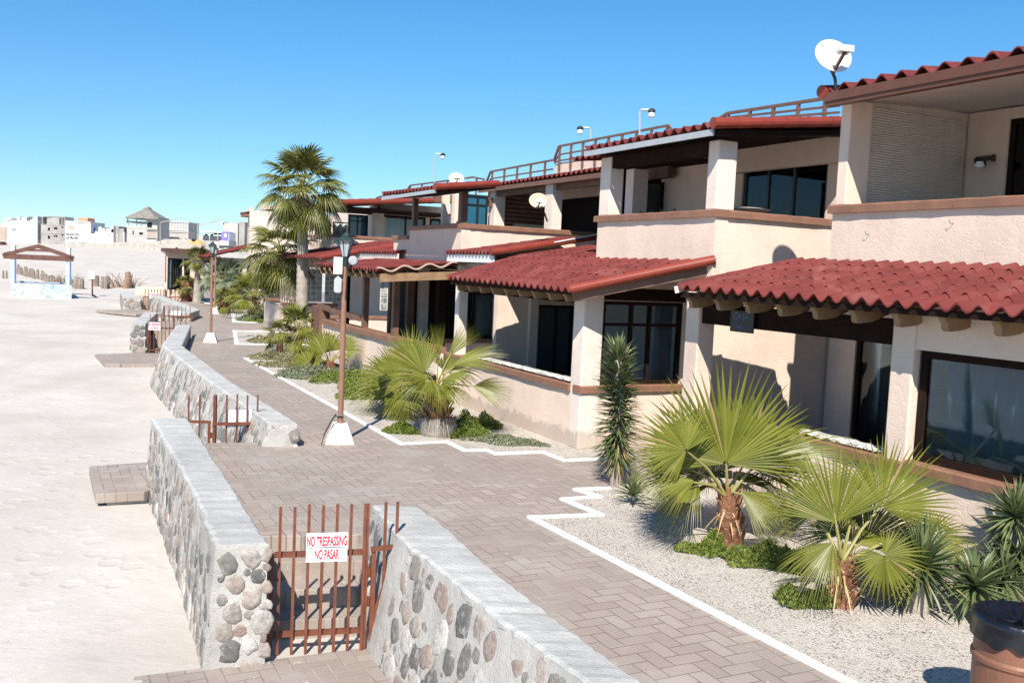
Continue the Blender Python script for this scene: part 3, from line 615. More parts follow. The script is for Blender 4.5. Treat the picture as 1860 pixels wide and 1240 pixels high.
def cap(parent,a0,a1,b0,b1,z0,z1,name='wall_cap'):
    # painted coping with slightly wavy, chipped arrises
    mb=MB();la=abs(a1-a0)>abs(b1-b0);L=max(abs(a1-a0),abs(b1-b0));n=max(2,int(L/.22));vs=[]
    for i in range(n+1):
        t=i/n;j=[R.uniform(-.008,.008) for _ in range(6)]
        if la:
            a=a0+(a1-a0)*t;pr=[(a,b0+j[0],z0),(a,b1+j[1],z0),(a,b1+j[1],z1-.02),(a,b1-.02,z1+j[2]*.4),(a,b0+.02,z1+j[3]*.4),(a,b0+j[0],z1-.02)]
        else:
            b=b0+(b1-b0)*t;pr=[(a0+j[0],b,z0),(a1+j[1],b,z0),(a1+j[1],b,z1-.02),(a1-.02,b,z1+j[2]*.4),(a0+.02,b,z1+j[3]*.4),(a0+j[0],b,z1-.02)]
        vs+=[W(*p) for p in pr]
    fs=[(i*6+k,i*6+(k+1)%6,(i+1)*6+(k+1)%6,(i+1)*6+k) for i in range(n) for k in range(6)]+[tuple(range(6)),tuple(n*6+k for k in range(5,-1,-1))]
    mb.add(vs,fs);return mb.build(name,CAP,parent)
def win_a(parent,a0,a1,b,z0,z1,bars=(),hb=(),fw=.07,glass=None,fmat=None,curtain=None,room=.9,blind=None):
    """window in a plane b=const (sea front)"""
    w=bx(parent,'window',fmat or WOOD,(a0,a1,b,b+.08,z0,z0+fw),(a0,a1,b,b+.08,z1-fw,z1),(a0,a0+fw,b+.002,b+.078,z0+fw,z1-fw),(a1-fw,a1,b+.002,b+.078,z0+fw,z1-fw),*[(x-.03,x+.03,b+.004,b+.076,z0+fw,z1-fw) for x in bars],*[(a0+fw,a1-fw,b+.008,b+.07,y-.025,y+.025) for y in hb])
    bx(w,'pane',glass or GLASS,a0+fw,a1-fw,b+.03,b+.04,z0+fw,z1-fw)
    if curtain: curt(w,'a',curtain[0],curtain[1],b+.11,z0+.02,z1-.02,curtain[2] if len(curtain)>2 else CURT)
    return w
def win_b(parent,b0,b1,a,z0,z1,bars=(),hb=(),fw=.07,glass=None,fmat=None,curtain=None):
    """window in a plane a=const (faces the viewer); outside is towards smaller a"""
    w=bx(parent,'window',fmat or WOOD,(a,a+.08,b0,b1,z0,z0+fw),(a,a+.08,b0,b1,z1-fw,z1),(a+.002,a+.078,b0,b0+fw,z0+fw,z1-fw),(a+.002,a+.078,b1-fw,b1,z0+fw,z1-fw),*[(a+.004,a+.076,x-.03,x+.03,z0+fw,z1-fw) for x in bars],*[(a+.008,a+.07,b0+fw,b1-fw,y-.025,y+.025) for y in hb])
    bx(w,'pane',glass or GLASS,a+.03,a+.04,b0+fw,b1-fw,z0+fw,z1-fw)
    if curtain and len(curtain)>2 and curtain[2] is CREAM and not glass:
        w.children[0].data.materials.clear();w.children[0].data.materials.append(GLASSC)
    if curtain: curt(w,'b',curtain[0],curtain[1],a+.2,z0+.02,z1-.02,curtain[2] if len(curtain)>2 else CURT)
    return w
def curt(parent,ax,s0,s1,c,z0,z1,mat,amp=.045,per=.26):
    n=int(abs(s1-s0)/.02);vs=[];ph=R.random()*6
    for i in range(n+1):
        s=s0+(s1-s0)*i/n;o=amp*math.sin(s/per*2*math.pi+ph+1.3*math.sin(s*3.1))
        for z in (z0,z1):
            vs.append(W(s,c+o,z) if ax=='a' else W(c+o,s,z))
    mb=MB();mb.add(vs,[(2*i,2*i+2,2*i+3,2*i+1) for i in range(n)])
    o=mb.build('curtain',mat,parent,smooth=True);md=o.modifiers.new('thick','SOLIDIFY');md.thickness=.004;return o
def house(label,a,b): return thing('beach_house',label,'house',W(a,b,0),group='terracotta roofed beach houses in a stepped row')
def railing(parent,b,pts,posts,mid=.5,w=.05):
    """pts: (a, ztop, zbottom) list"""
    r=thing('roof_railing','','');r.parent=parent;r.location=Vector(W(pts[0][0],b,0))-wloc(parent)
    for k in ('label','category'):
        if k in r: del r[k]
    mb=MB()
    for p,q in zip(pts,pts[1:]):
        mb.bar(W(p[0],b,p[1]),W(q[0],b,q[1]),w,w*1.1)
        for f in mid if isinstance(mid,(list,tuple)) else (mid,): mb.bar(W(p[0],b+.02,p[2]+(p[1]-p[2])*f),W(q[0],b+.02,q[2]+(q[1]-q[2])*f),w*.75,w*.8)
    mb.build('rail',WOODM,r)
    for a in posts:
        for p,q in zip(pts,pts[1:]):
            if min(p[0],q[0])<=a<=max(p[0],q[0]):
                t=(a-p[0])/(q[0]-p[0]);zt=p[1]+(q[1]-p[1])*t;zb=p[2]+(q[2]-p[2])*t
                m2=MB();m2.bar(W(a,b,zb-.25),W(a,b,zt-.02),w*1.1,w*1.1,up=(UX[0],UX[1],0));m2.build('post',WOODM,r);break
    return r
S=STUC
# ================================================================= HOUSE 1 (nearest)
h=house('nearest house at the right edge with big curtained ground window and slatted balcony screen',6,8.85)
bx(h,'ground_wall',S,(1.5,11.5,8.85,9.03,-.1,1.0),(1.5,7.33,8.85,9.03,2.4,3.0),(1.5,2.6,8.85,9.03,1.0,2.4),(7.35,7.5,9.07,12.3,0,2.95),(9.0,7.5,12.3,12.45,0,3.),(12.0,11.4,12.3,12.45,0,3.),(1.5,7.35,12.3,12.45,0,2.95),(11.4,7.5,12.31,12.44,2.35,3.0))
bx(h,'patio_floor',TCONC,7.5,12,9.03,12.3,0,.12)
bx(h,'pillar',S,7.33,7.64,8.82,9.07,0,2.88,bevel=.02);bx(h,'pillar',S,11.2,11.52,8.82,9.13,0,2.88,bevel=.02)
cap(h,7.64,11.2,8.79,9.09,1.0,1.12);cap(h,1.5,7.33,8.77,8.99,1.02,1.14);cap(h,7.33,7.64,8.77,8.9,1.0,1.11)
bx(h,'lintel_beam',WOOD,7.64,11.2,8.88,9.04,2.42,2.72)
win_a(h,2.6,7.3,8.92,1.14,2.4,curtain=(2.7,7.05,CURT),fw=.09)
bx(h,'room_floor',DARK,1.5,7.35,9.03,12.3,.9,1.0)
d=win_a(h,7.6,11.4,12.34,.12,2.35,bars=(9.5,10.4),fw=.08);bx(h,'dark_backing',DARK,7.5,12,13.6,13.7,0,3)
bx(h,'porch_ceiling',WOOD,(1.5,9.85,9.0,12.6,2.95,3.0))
tileroof(h,(2.,8.36,2.86),(11.2,8.38,2.93),(2.,10.04,3.34),(10.45,10.04,3.41),row=.36)
mb=MB();mb.bar(W(11.22,8.36,2.9),W(10.47,10.04,3.38),.04,.1);mb.build('verge_board',STUCW,h)
rafters(h,11.0,2.4,15,8.44,9.3,2.84,rise=.2)
bx(h,'eave_board',WOOD,2.,11.15,8.42,8.46,2.80,2.88)
# upper floor
bx(h,'upper_wall',S,(1.5,9.88,10.03,10.2,3.0,4.08),(9.72,9.88,10.2,12.9,2.9,4.08),(9.14,9.82,12.62,12.8,3.2,5.76),(1.5,4.,12.62,12.8,3.2,5.76),(4.,9.14,12.63,12.79,5.6,5.76),(9.84,9.98,10.5,12.9,4.08,5.76))
cap(h,1.5,9.92,9.97,10.26,4.08,4.2);bx(h,'balcony_floor',TCONC,1.5,9.8,10.2,12.62,3.1,3.2)
bx(h,'pillar',S,9.72,9.9,10.08,10.5,4.2,5.66,bevel=.015)
sc_=bx(h,'slat_screen',STUCW,9.8,9.835,10.52,12.55,4.1,5.62)
mb=MB()
for i in range(42): 
    z=4.12+i*.036;mb.hexa([W(9.78,10.54,z),W(9.795,10.54,z+.006),W(9.795,12.54,z+.006),W(9.78,12.54,z),W(9.775,10.54,z+.014),W(9.8,10.54,z+.03),W(9.8,12.54,z+.03),W(9.775,12.54,z+.014)])
mb.build('slats',STUCW,sc_)
win_a(h,4.,9.14,12.66,3.2,5.6,bars=(7.6,6.),fw=.08,glass=mk_glass('dark_door_glass',(.05,.05,.06),.0))
bx(h,'dark_backing',DARK,3,9.8,13.3,13.4,3,6)
mb=MB();mb.hexa([W(9.86,9.77,5.655),W(1,9.77,5.655),W(1,13,5.80),W(9.98,13,5.80),W(9.86,9.77,5.685),W(1,9.77,5.685),W(1,13,5.84),W(9.98,13,5.84)]);mb.build('soffit',STUCW,h)
for k in range(11): bx(h,'joist_end',TRIM,9.6-k*.78,9.5-k*.78,9.74,9.98,5.57,5.65)
bx(h,'gutter',TRIM,(1.,9.8,9.66,9.78,5.52,5.64),(1.,9.8,9.64,9.69,5.58,5.70))
tileroof(h,(1.,9.66,5.73),(9.8,9.66,5.73),(1.,13.5,6.3),(10.,13.5,6.3),row=.42,pitch=.32,amp=.06,mat=TILE)
ridge(h,(9.84,9.62,5.72),(10.05,13.4,6.28),r=.10)
wl=bx(h,'wall_light',TRIM,9.3,9.34,12.56,12.63,5.0,5.1);mb=MB();mb.tube([W(9.32,12.56,5.06),W(9.32,12.38,5.02),W(9.32,12.3,4.96)],[.03,.05,.1],10);mb.build('lamp_shade',BLACKM,wl)
mb=MB();mb.lathe(W(9.32,12.3,4.92),[(.02,-.05),(.06,-.03),(.07,.0),(.05,.05)],10);mb.build('bulb',WHITE,wl)
sg=bx(h,'name_plaque',BLACKM,9.98,10.46,8.80,8.82,2.36,2.66)
mm=frame(W(10.235,8.797,2.58),(-UX[0],-UX[1],0),(-VX[0],-VX[1],0))
PLQ=simple('blue_grey_letters',(.13,.14,.22),.6,.3,9,0);text('lettering','CASA',.13,PLQ,sg,mm);text('lettering','SERENO',.08,PLQ,sg,Matrix.Translation((0,0,-.15))@mm)  # letters in a dull blue-grey
for a,z in ((9.2,3.78),(7.9,3.9)):
    mb=MB();mb.tube([W(a,10.03,z),W(a,9.98,z),W(a+.015,9.97,z+.02),W(a+.02,9.98,z+.04)],.004,6);mb.build('wire_hook',BLACKM,h)
# ================================================================= HOUSE 2
h=house('second house from the right with the wide red porch roof running down to the walkway',16,8.48)
bx(h,'ground_wall',S,(13.9,20.,8.48,8.66,-.1,1.0),(13.9,14.08,8.66,10.7,-.1,1.0),(13.9,14.08,10.62,12.3,-.1,3.2),(12.04,12.22,9.62,13.2,-.1,3.0),(20.3,20.48,9.9,10.76,-.1,3.1),(20.3,20.48,12.1,12.5,-.1,3.1),(14.1,20.3,12.3,12.45,-.1,3.2),(13.91,14.07,8.85,10.62,2.62,3.1),(20.31,20.47,10.99,12.1,2.25,3.1))
bx(h,'patio_floor',TCONC,14.08,20.3,8.66,12.3,0,.12)
bx(h,'pillar',STUCW,13.88,14.24,8.45,8.85,0,2.72,bevel=.02);bx(h,'pillar',STUCW,19.3,19.52,8.45,8.68,0,2.74,bevel=.02);bx(h,'pillar',S,20.2,20.45,10.76,10.99,0,2.9)
cap(h,14.24,20.,8.42,8.72,1.0,1.12);cap(h,13.84,14.1,8.42,10.62,1.0,1.125)
bx(h,'lintel_beam',WOOD,(14.24,19.2,8.5,8.66,2.55,2.8),(13.9,14.06,8.85,12.2,2.63,2.85))
win_b(h,8.87,10.6,13.96,1.13,2.62,bars=(9.5,9.9),hb=(2.2,),fw=.07,curtain=(10.15,10.58,CURT))
win_b(h,11.02,12.08,20.36,.3,2.25,bars=(11.6,),fw=.07)
bx(h,'dark_backing',DARK,14.6,14.7,8.75,12.3,.12,3.)if False else None
bx(h,'dark_backing',DARK,21.4,21.5,10.5,12.6,0,3.)
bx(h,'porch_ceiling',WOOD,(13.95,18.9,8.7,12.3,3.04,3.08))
tileroof(h,(13.55,8.0,2.78),(18.95,7.98,2.84),(12.0,9.72,3.36),(18.95,9.72,3.38),row=.36,pitch=.245)
tileroof(h,(15.55,9.72,3.37),(18.95,9.72,3.37),(15.55,13.3,3.98),(18.95,13.3,3.98),row=.42,pitch=.245)
ridge(h,(13.53,7.96,2.81),(12.03,9.7,3.39),r=.095)
bx(h,'eave_board',WOOD,13.6,18.9,8.05,8.09,2.71,2.79)
mb=MB();mb.bar(W(13.62,8.05,2.68),W(12.2,9.7,3.22),.05,.16);mb.build('verge_board',WOODM,h)
mb=MB();mb.hexa([W(13.9,8.9,2.98),W(12.25,9.72,3.16),W(14.2,12.2,3.18),W(13.9,12.2,3.16),W(13.9,8.9,3.0),W(12.25,9.72,3.2),W(14.2,12.2,3.22),W(13.9,12.2,3.2)]);mb.build('soffit',WOOD,h)
rafters(h,18.6,13.95,9,8.05,8.8,2.77,rise=.18)
# high strip roof between houses 2 and 3
tileroof(h,(19.7,9.4,3.44),(22.5,9.4,3.44),(19.7,12.4,3.96),(22.5,12.4,3.96),row=.36,pitch=.2)
ridge(h,(19.68,9.38,3.46),(19.68,12.4,4.0),r=.09);bx(h,'fascia',WHITE,(19.72,22.5,9.46,9.5,3.22,3.42))
mb=MB();mb.bar(W(19.6,11.,3.78),W(19.6,12.5,4.1),.025);mb.build('water_pipe',WHITE,h)
# upper
bx(h,'upper_wall',S,(12.04,15.6,9.7,9.86,3.0,4.08),(12.04,12.2,9.86,13.2,2.9,4.08),(15.44,15.6,9.86,13.,3.,4.08),(12.2,12.62,12.62,12.8,3.1,5.7),(14.9,17.5,12.62,12.8,3.1,5.7),(12.62,14.9,12.63,12.79,5.5,5.7),(17.5,17.66,12.62,14.2,3.,5.6))
cap(h,12.0,15.66,9.64,9.92,4.08,4.2);cap(h,11.98,12.26,9.92,13.2,4.08,4.2)
bx(h,'balcony_floor',TCONC,12.2,17.5,9.86,12.62,3.1,3.2)
bx(h,'pillar',STUCW,12.04,12.3,9.68,10.06,4.2,5.3,bevel=.015);bx(h,'pillar',STUCW,15.2,15.56,9.68,9.98,4.2,5.3,bevel=.015);bx(h,'pillar',STUCW,17.3,17.6,11.62,12.0,3.2,5.4)
bx(h,'pillar',WOODM,12.9,13.1,10.0,10.2,4.2,5.4) if False else None
win_a(h,12.62,14.9,12.66,3.2,5.5,bars=(13.5,14.2),hb=(),fw=.07,curtain=(12.7,13.35,CURT),fmat=BLACKM)
win_b(h,12.02,12.6,17.52,3.3,5.2,fw=.05);bx(h,'dark_backing',DARK,(12.6,17.6,14.2,14.3,3,5.7),(18.2,18.3,11.8,14.2,3,5.5))
mb=MB();mb.hexa([W(15.6,9.4,5.34),W(11.8,9.4,5.34),W(11.5,13.,5.72),W(17.6,13.,5.72),W(15.6,9.4,5.37),W(11.8,9.4,5.37),W(11.5,13.,5.75),W(17.6,13.,5.75)]);mb.build('soffit',WOOD,h)
tileroof(h,(11.75,9.32,5.46),(15.6,9.32,5.43),(11.5,12.9,5.84),(15.6,12.9,5.82),row=.42,pitch=.26,amp=.055)
tileroof(h,(15.3,10.6,5.58),(18.3,10.6,5.58),(15.3,13.2,5.86),(18.3,13.2,5.86),row=.42,pitch=.26,amp=.05)
ridge(h,(11.73,9.28,5.48),(11.48,12.9,5.88),r=.10)
bx(h,'fascia',GREYM,11.78,15.6,9.32,9.36,5.30,5.40);bx(h,'eave_beam',WOOD,12.32,15.18,9.7,9.88,5.08,5.3)
mb=MB();mb.bar(W(11.82,9.4,5.35),W(11.6,12.8,5.66),.06,.1);mb.build('verge_board',WOOD,h)
# ================================================================= HOUSE 3
h=house('third house with timber pergola porch, wavy white trimmed verge and stepped balcony wall',24,8.2)
WD=WOODM
mb=MB();mb.hexa([W(29.6,8.2,-.1),W(19.9,8.2,-.1),W(19.9,8.38,-.1),W(29.6,8.38,-.1),W(29.6,8.2,1.08),W(19.9,8.2,1.08),W(19.9,8.38,1.08),W(29.6,8.38,1.08)]);mb.build('ground_wall',S,h)
cap(h,19.95,29.4,8.12,8.46,1.08,1.24)
for a0,z1 in ((22.95,2.72),(25.45,2.72)): bx(h,'post',WD,a0,a0+.17,8.22,8.38,1.24,z1)
bx(h,'post',WOODM,27.6,27.75,8.2,8.36,1.24,2.9);bx(h,'post',WOOD,28.2,28.35,8.5,8.66,0,2.95);bx(h,'post',WOODM,26.6,26.8,9.4,9.6,.1,2.8)
mb=MB();mb.bar(W(30.2,8.22,1.62),W(25.7,8.22,1.5),.1,.16);mb.build('hand_rail',WD,h)
bx(h,'end_pier',WOODM,29.6,30.6,8.1,8.45,0,1.62)
bx(h,'ground_wall',S,(33.4,33.55,9.2,13.,-.1,1.),(26.,26.15,10.1,10.4,0,3),(26.,26.15,13.,14,0,3),(20.5,20.65,12.5,13,0,3))
cap(h,33.36,33.6,9.2,13.,1.0,1.12)
bx(h,'post',WOODM,25.9,26.1,9.7,9.92,0,2.9)
win_b(h,10.15,11.5,26.,.3,2.7,bars=(10.6,11.0),fw=.07);bx(h,'dark_backing',DARK,(27.6,27.7,10.1,14,0,3),(26.2,27.6,10.02,10.1,0,3))
win_b(h,10.1,11.6,23.8,1.12,2.42,bars=(10.9,),fw=.07,curtain=(10.9,11.5,CREAM));bx(h,'ground_wall',S,23.8,23.95,9.95,11.7,0,1.0);cap(h,23.7,23.96,9.9,11.7,1.0,1.12)
bx(h,'post',WOOD,23.75,24.0,9.8,10.02,0,2.9);bx(h,'side_wall',S,23.8,23.96,11.62,13,0,3.1)
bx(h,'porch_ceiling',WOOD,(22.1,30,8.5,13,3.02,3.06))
tileroof(h,(21.9,7.4,2.92),(27.8,7.45,2.97),(21.9,9.62,3.17),(27.8,9.62,3.22),row=.36,pitch=.245)
rafters(h,27.5,22.4,10,7.45,8.2,2.9,rise=.1);bx(h,'eave_board',WOOD,22.,27.8,7.5,7.54,2.82,2.9)
mb=MB();mb.bar(W(22.0,7.5,2.74),W(22.0,10.2,2.92),.14,.2);mb.build('verge_beam',WOODL,h)
mb=MB();vs=[];n=60
for i in range(n+1):
    t=i/n;b=7.38+2.3*t;z=2.93+.26*t+.055*math.sin(t*2*math.pi*3.5+1.2)
    vs+=[W(21.86,b,z-.02),W(21.86,b,z+.018),W(21.92,b,z+.018),W(21.92,b,z-.02)]
mb.add(vs,[(i*4+k,i*4+(k+1)%4,i*4+4+(k+1)%4,i*4+4+k) for i in range(n) for k in range(4)]+[(0,1,2,3),(n*4+3,n*4+2,n*4+1,n*4)]);mb.build('wavy_trim',simple('trim_pink',(.5,.36,.3),.7,.1,4,0),h)
# upper
bx(h,'upper_wall',S,(21.94,25.7,9.6,9.76,3.0,4.08),(25.7,27.,9.6,9.76,3.0,3.82),(21.94,22.1,9.76,13.6,2.95,4.08),(25.5,25.66,10.55,10.75,3,5.2),(14.9,26.2,14.9,15.05,3.2,6.0),(15.,21.,14.2,14.35,5.85,6.25),(26.2,26.35,12.4,14.9,3.0,5.6))
cap(h,21.9,25.75,9.54,9.82,4.08,4.2);cap(h,25.7,27.05,9.54,9.82,3.82,3.94);cap(h,21.88,22.16,9.82,13.6,4.08,4.2)
bx(h,'balcony_floor',TCONC,15.7,26.2,9.76,14.9,3.1,3.2)
b0,_=fb(825,400,25.5);b1,_=fb(838,400,25.5);bx(h,'pillar',STUCW,25.5,25.8,b0,b1,3.2,5.3)
b2,_=fb(846,400,25.5);b3,_=fb(888,400,25.5);win_b(h,b2,b3,25.6,3.2,5.25,bars=((b2*.45+b3*.55),),hb=(4.95,),fw=.07,glass=BLUEC,fmat=BLACKM)
bx(h,'post',WOODM,22.0,22.2,9.6,9.78,4.2,5.0)
pa_,_=fa(892,400,12.4);pb_,_=fa(905,400,12.4);bx(h,'pillar',STUCW,25.6,25.95,12.25,12.6,3.2,5.45)
bx(h,'pillar',STUCW,21.95,22.35,12.2,12.5,4.0,5.5);
ss=bx(h,'slat_screen',WOODM,(26.12,26.16,12.6,14.8,3.2,5.5));mb=MB()
for i in range(17): mb.ab(26.04,26.12,12.6,14.8,3.3+i*.13,3.38+i*.13)
mb.build('slats',simple('slat_brown',(.24,.13,.09),.7,.15,3,.1),ss)
bx(h,'dark_backing',DARK,(15.,26.,14.6,14.66,3.2,5.85));bx(h,'header_beam',WOODM,25.72,25.9,10.4,12.5,4.95,5.2);win_a(h,16.,21.5,14.5,3.2,5.6,bars=(18,19.5),glass=mk_glass('shaded_glass',(.05,.05,.06),.0))  # near-black sheet added before the gallery wall, standing in for its shade
tileroof(h,(21.4,8.62,4.98),(25.4,8.62,5.03),(21.4,10.35,5.2),(25.4,10.35,5.24),row=.42,pitch=.25)
ridge(h,(21.38,8.6,5.0),(21.38,10.3,5.22),r=.10);bx(h,'post',WOODM,25.4,25.55,9.6,9.74,4.2,5.0);bx(h,'fascia',GREYM,21.4,25.4,8.62,8.66,4.86,4.95)
mb=MB();mb.hexa([W(25.4,8.8,4.9),W(21.5,8.8,4.9),W(21.5,10.3,5.1),W(25.8,10.3,5.1),W(25.4,8.8,4.94),W(21.5,8.8,4.94),W(21.5,10.3,5.14),W(25.8,10.3,5.14)]);mb.build('soffit',WOOD,h)
tileroof(h,(19.4,12.05,5.58),(26.4,12.05,5.55),(19.4,14.3,5.9),(26.4,14.3,5.9),row=.42,pitch=.25)
tileroof(h,(15.4,12.9,5.66),(19.4,12.7,5.62),(15.4,14.3,5.9),(19.4,14.3,5.9),row=.42,pitch=.25)
bx(h,'fascia',WOODM,(19.4,26.4,12.05,12.1,5.38,5.5));bx(h,'eave_beam',WOODM,17,26.2,12.3,12.45,5.25,5.5)
bx(h,'soffit',WOOD,15.6,26.2,12.1,14.9,5.5,5.53)
# ================================================================= HOUSE 4
h=house('fourth house with vertical blinds upstairs and glass block wall below, right of the tall palms',40,11)
Z=3.1
def B4(px,a=39.): return fb(px,430,a)[0]
bx(h,'ground_wall',S,(39.6,39.8,9.2,14,-.1,1.12),(39.6,39.8,9.2,9.75,1.12,3.),(39.6,39.8,9.75,14,2.78,3.2),(39.6,39.8,11.45,14,1.12,2.78),(39.8,43,9.2,9.4,-.1,1.1),(33.9,34.1,12.3,14,0,3))
cap(h,39.5,39.8,9.2,11.6,1.12,1.26)
for x0,x1 in ((553,584),(589.5,605),(610,628),(690,716)):
    b0,_=fb(x0,520,39.6);b1,_=fb(x1,520,39.6);A_=39.52
    if x0>650: b0,_=fb(x0,530,33.9);b1,_=fb(x1,530,33.9);A_=33.84
    w=bx(h,'glass_block_window',STUCW,A_,A_+.02,b0,b1,1.32,2.72);m1=MB();nb=max(2,round((b1-b0)/.24));nz=6
    for i in range(nb):
        for j in range(nz):
            m1.ab(A_-.015,A_+.0,b0+(b1-b0)*(i+.1)/nb,b0+(b1-b0)*(i+.9)/nb,1.34+1.36*(j+.08)/nz,1.34+1.36*(j+.92)/nz)
    m1.build('glass_blocks',GBLK,w)
tileroof(h,(33.,9.0,3.18),(40,9.0,3.2),(33,13.,3.98),(40,13.,3.98),row=.42,pitch=.25)
ridge(h,(32.98,9.0,3.2),(32.98,13.,4.0),r=.12)
mb=MB();mb.hexa([W(33.2,9.3,2.95),W(33.05,9.3,2.95),W(33.05,13.,3.2),W(33.2,13.,3.2),W(33.2,9.3,3.12),W(33.05,9.3,3.12),W(33.05,13.,3.9),W(33.2,13,3.9)]);mb.build('gable_wall',STUCW,h)
tileroof(h,(25.9,9.3,3.42),(29.6,9.3,3.42),(25.9,11.4,3.7),(29.6,11.4,3.7),row=.42,pitch=.25);bx(h,'fascia',STUCW,25.95,29.6,9.36,9.4,3.24,3.4)
b0=B4(602);b1=B4(722);cz=4.2
bx(h,'upper_wall',S,(39.,39.2,b0,b1+1,3.0,4.1),(39.2,42.5,b0,b0+.2,3.0,4.1));cap(h,38.95,39.25,b0-.05,b1+1,4.1,4.22);cap(h,39.25,42.5,b0-.05,b0+.25,4.1,4.22)
wa=42.
def b4(px): return fb(px,400,wa)[0]
bx(h,'upper_wall',S,(wa,wa+.2,b4(691),b4(700),3.2,5.7),(wa,wa+.2,b4(691),b4(830),5.35,5.9),(wa,wa+.2,b4(773),b4(781),3.2,5.4),(wa,wa+.2,b4(811),b4(840),3.2,5.4))
bx(h,'pillar',STUCW,wa-.5,wa+.1,b4(677),b4(691),3.2,5.45)
bx(h,'balcony_floor',TCONC,39.2,46,b0+.2,b1+3,3.1,3.2)
win_b(h,b4(693),b4(773),wa-.02,3.6,5.35,bars=(b4(737),),fw=.1,curtain=(b4(697),b4(770),CREAM))
win_b(h,b4(781),b4(812),wa-.02,4.4,5.3,bars=(b4(800),),fw=.08,curtain=(b4(783),b4(810),CREAM))
win_b(h,b4(640),b4(676),wa+.6,3.2,5.3,bars=(b4(657),),hb=(5.,),fw=.08,glass=BLUEC,fmat=BLACKM)
bx(h,'side_wall',STUCW,45.,45.2,b0-2.2,b4(640),3.2,5.3);bx(h,'roof_core',STUCW,(wa+.3,50,b4(690),b4(840)+2,3.2,5.8))
for x0,x1 in ((572,600),(605,636)):
    win_b(h,fb(x0,410,44.9)[0],fb(x1,410,44.9)[0],44.88,4.15,5.0,fw=.06,curtain=(fb(x0+1,410,44.9)[0],fb(x1-1,410,44.9)[0],CREAM))
tileroof(h,(38.6,b0-.3,5.45),(43.5,b0-.3,5.45),(38.6,b4(800),6.2),(43.5,b4(800),6.2),row=.42,pitch=.25)
ridge(h,(38.58,b0-.3,5.5),(38.58,b4(760),6.0),r=.16)
bx(h,'soffit',WOOD,38.7,43.5,b0-.1,b4(790),5.38,5.42)
# ================================================================= HOUSE 5
h=house('fifth house half hidden behind the two tall palms, with small overhanging upper roof',50,11)
A5=48.
def b5(px,y=520,a=A5): return fb(px,y,a)[0]
def z5(px,py,a=A5): return fb(px,py,a)[1]
bx(h,'ground_wall',S,(A5,A5+.2,b5(470),b5(481),0,3.1),(A5,A5+.2,b5(481),b5(540),0,1.2),(A5,A5+.2,b5(481),b5(500),1.2,1.35),(A5,A5+.2,b5(500),b5(512),1.2,3.1),(A5,A5+.2,b5(481),b5(545),2.75,3.3),(A5,A5+.2,b5(525),b5(552),1.2,3.1),(A5+.2,49.5,b5(470),b5(470)+.2,0,3.1),(44.5,44.7,b5(486,560,44.5),b5(520,560,44.5),0,1.1))
cap(h,44.4,44.8,b5(484,560,44.5),b5(522,560,44.5),1.1,1.22)
win_b(h,b5(481),b5(500),A5+.02,1.35,2.75,fw=.08);win_b(h,b5(512),b5(525),A5+.02,1.0,2.75,fw=.08,glass=BLUEC)
bx(h,'dark_backing',DARK,A5+.6,A5+.7,b5(478),b5(545),0,3)
tileroof(h,(47,b5(466),3.15),(50,b5(466),3.15),(47,b5(560),4.0),(50,b5(560),4.),row=.5,pitch=.3)
a6=60.
bx(h,'ground_wall',S,(a6,a6+.2,fb(398,480,a6)[0],fb(402,480,a6)[0],0,2.8),(a6,a6+.2,fb(440,480,a6)[0],fb(448,480,a6)[0],0,2.8),(a6,a6+.2,fb(402,480,a6)[0],fb(470,480,a6)[0],0,.9),(a6,a6+.2,fb(458,480,a6)[0],fb(463,480,a6)[0],0,2.8),(a6,a6+.2,fb(402,480,a6)[0],fb(470,480,a6)[0],2.6,3.0))
bx(h,'dark_backing',DARK,a6+1,a6+1.2,fb(400,480,a6)[0],fb(470,480,a6)[0],0,3)
tileroof(h,(a6-1,fb(398,470,a6)[0]-.8,3.0),(a6+4,fb(398,470,a6)[0]-.8,3.0),(a6-1,fb(480,470,a6)[0],4.0),(a6+4,fb(480,470,a6)[0],4.0),row=.5,pitch=.3)
rafters(h,a6-.6,a6+5,8,fb(398,470,a6)[0]-.7,fb(398,470,a6)[0],2.95,rise=.1)
au=56.
def bu(px): return fb(px,410,au)[0]
bx(h,'upper_wall',S,(au,au+.2,bu(455),bu(475),3.2,z5(460,398,au)),(au,au+.2,bu(475),bu(590),3.2,6.2),(au+.2,56.8,bu(455),bu(455)+.2,3.2,6.))
bx(h,'door',WOODM,au-.05,au,bu(452),bu(458),3.8,z5(455,398,au));bx(h,'roof_slab',CAP,au-.6,57.2,bu(444),bu(520),z5(440,393,au),z5(440,390,au)+.1)
tileroof(h,(au-.7,bu(443),z5(440,390,au)+.1),(57.3,bu(443),z5(440,390,au)+.1),(au-.7,bu(600),z5(440,390,au)+1.0),(57.3,bu(600),z5(440,390,au)+1.0),row=.6,pitch=.35)
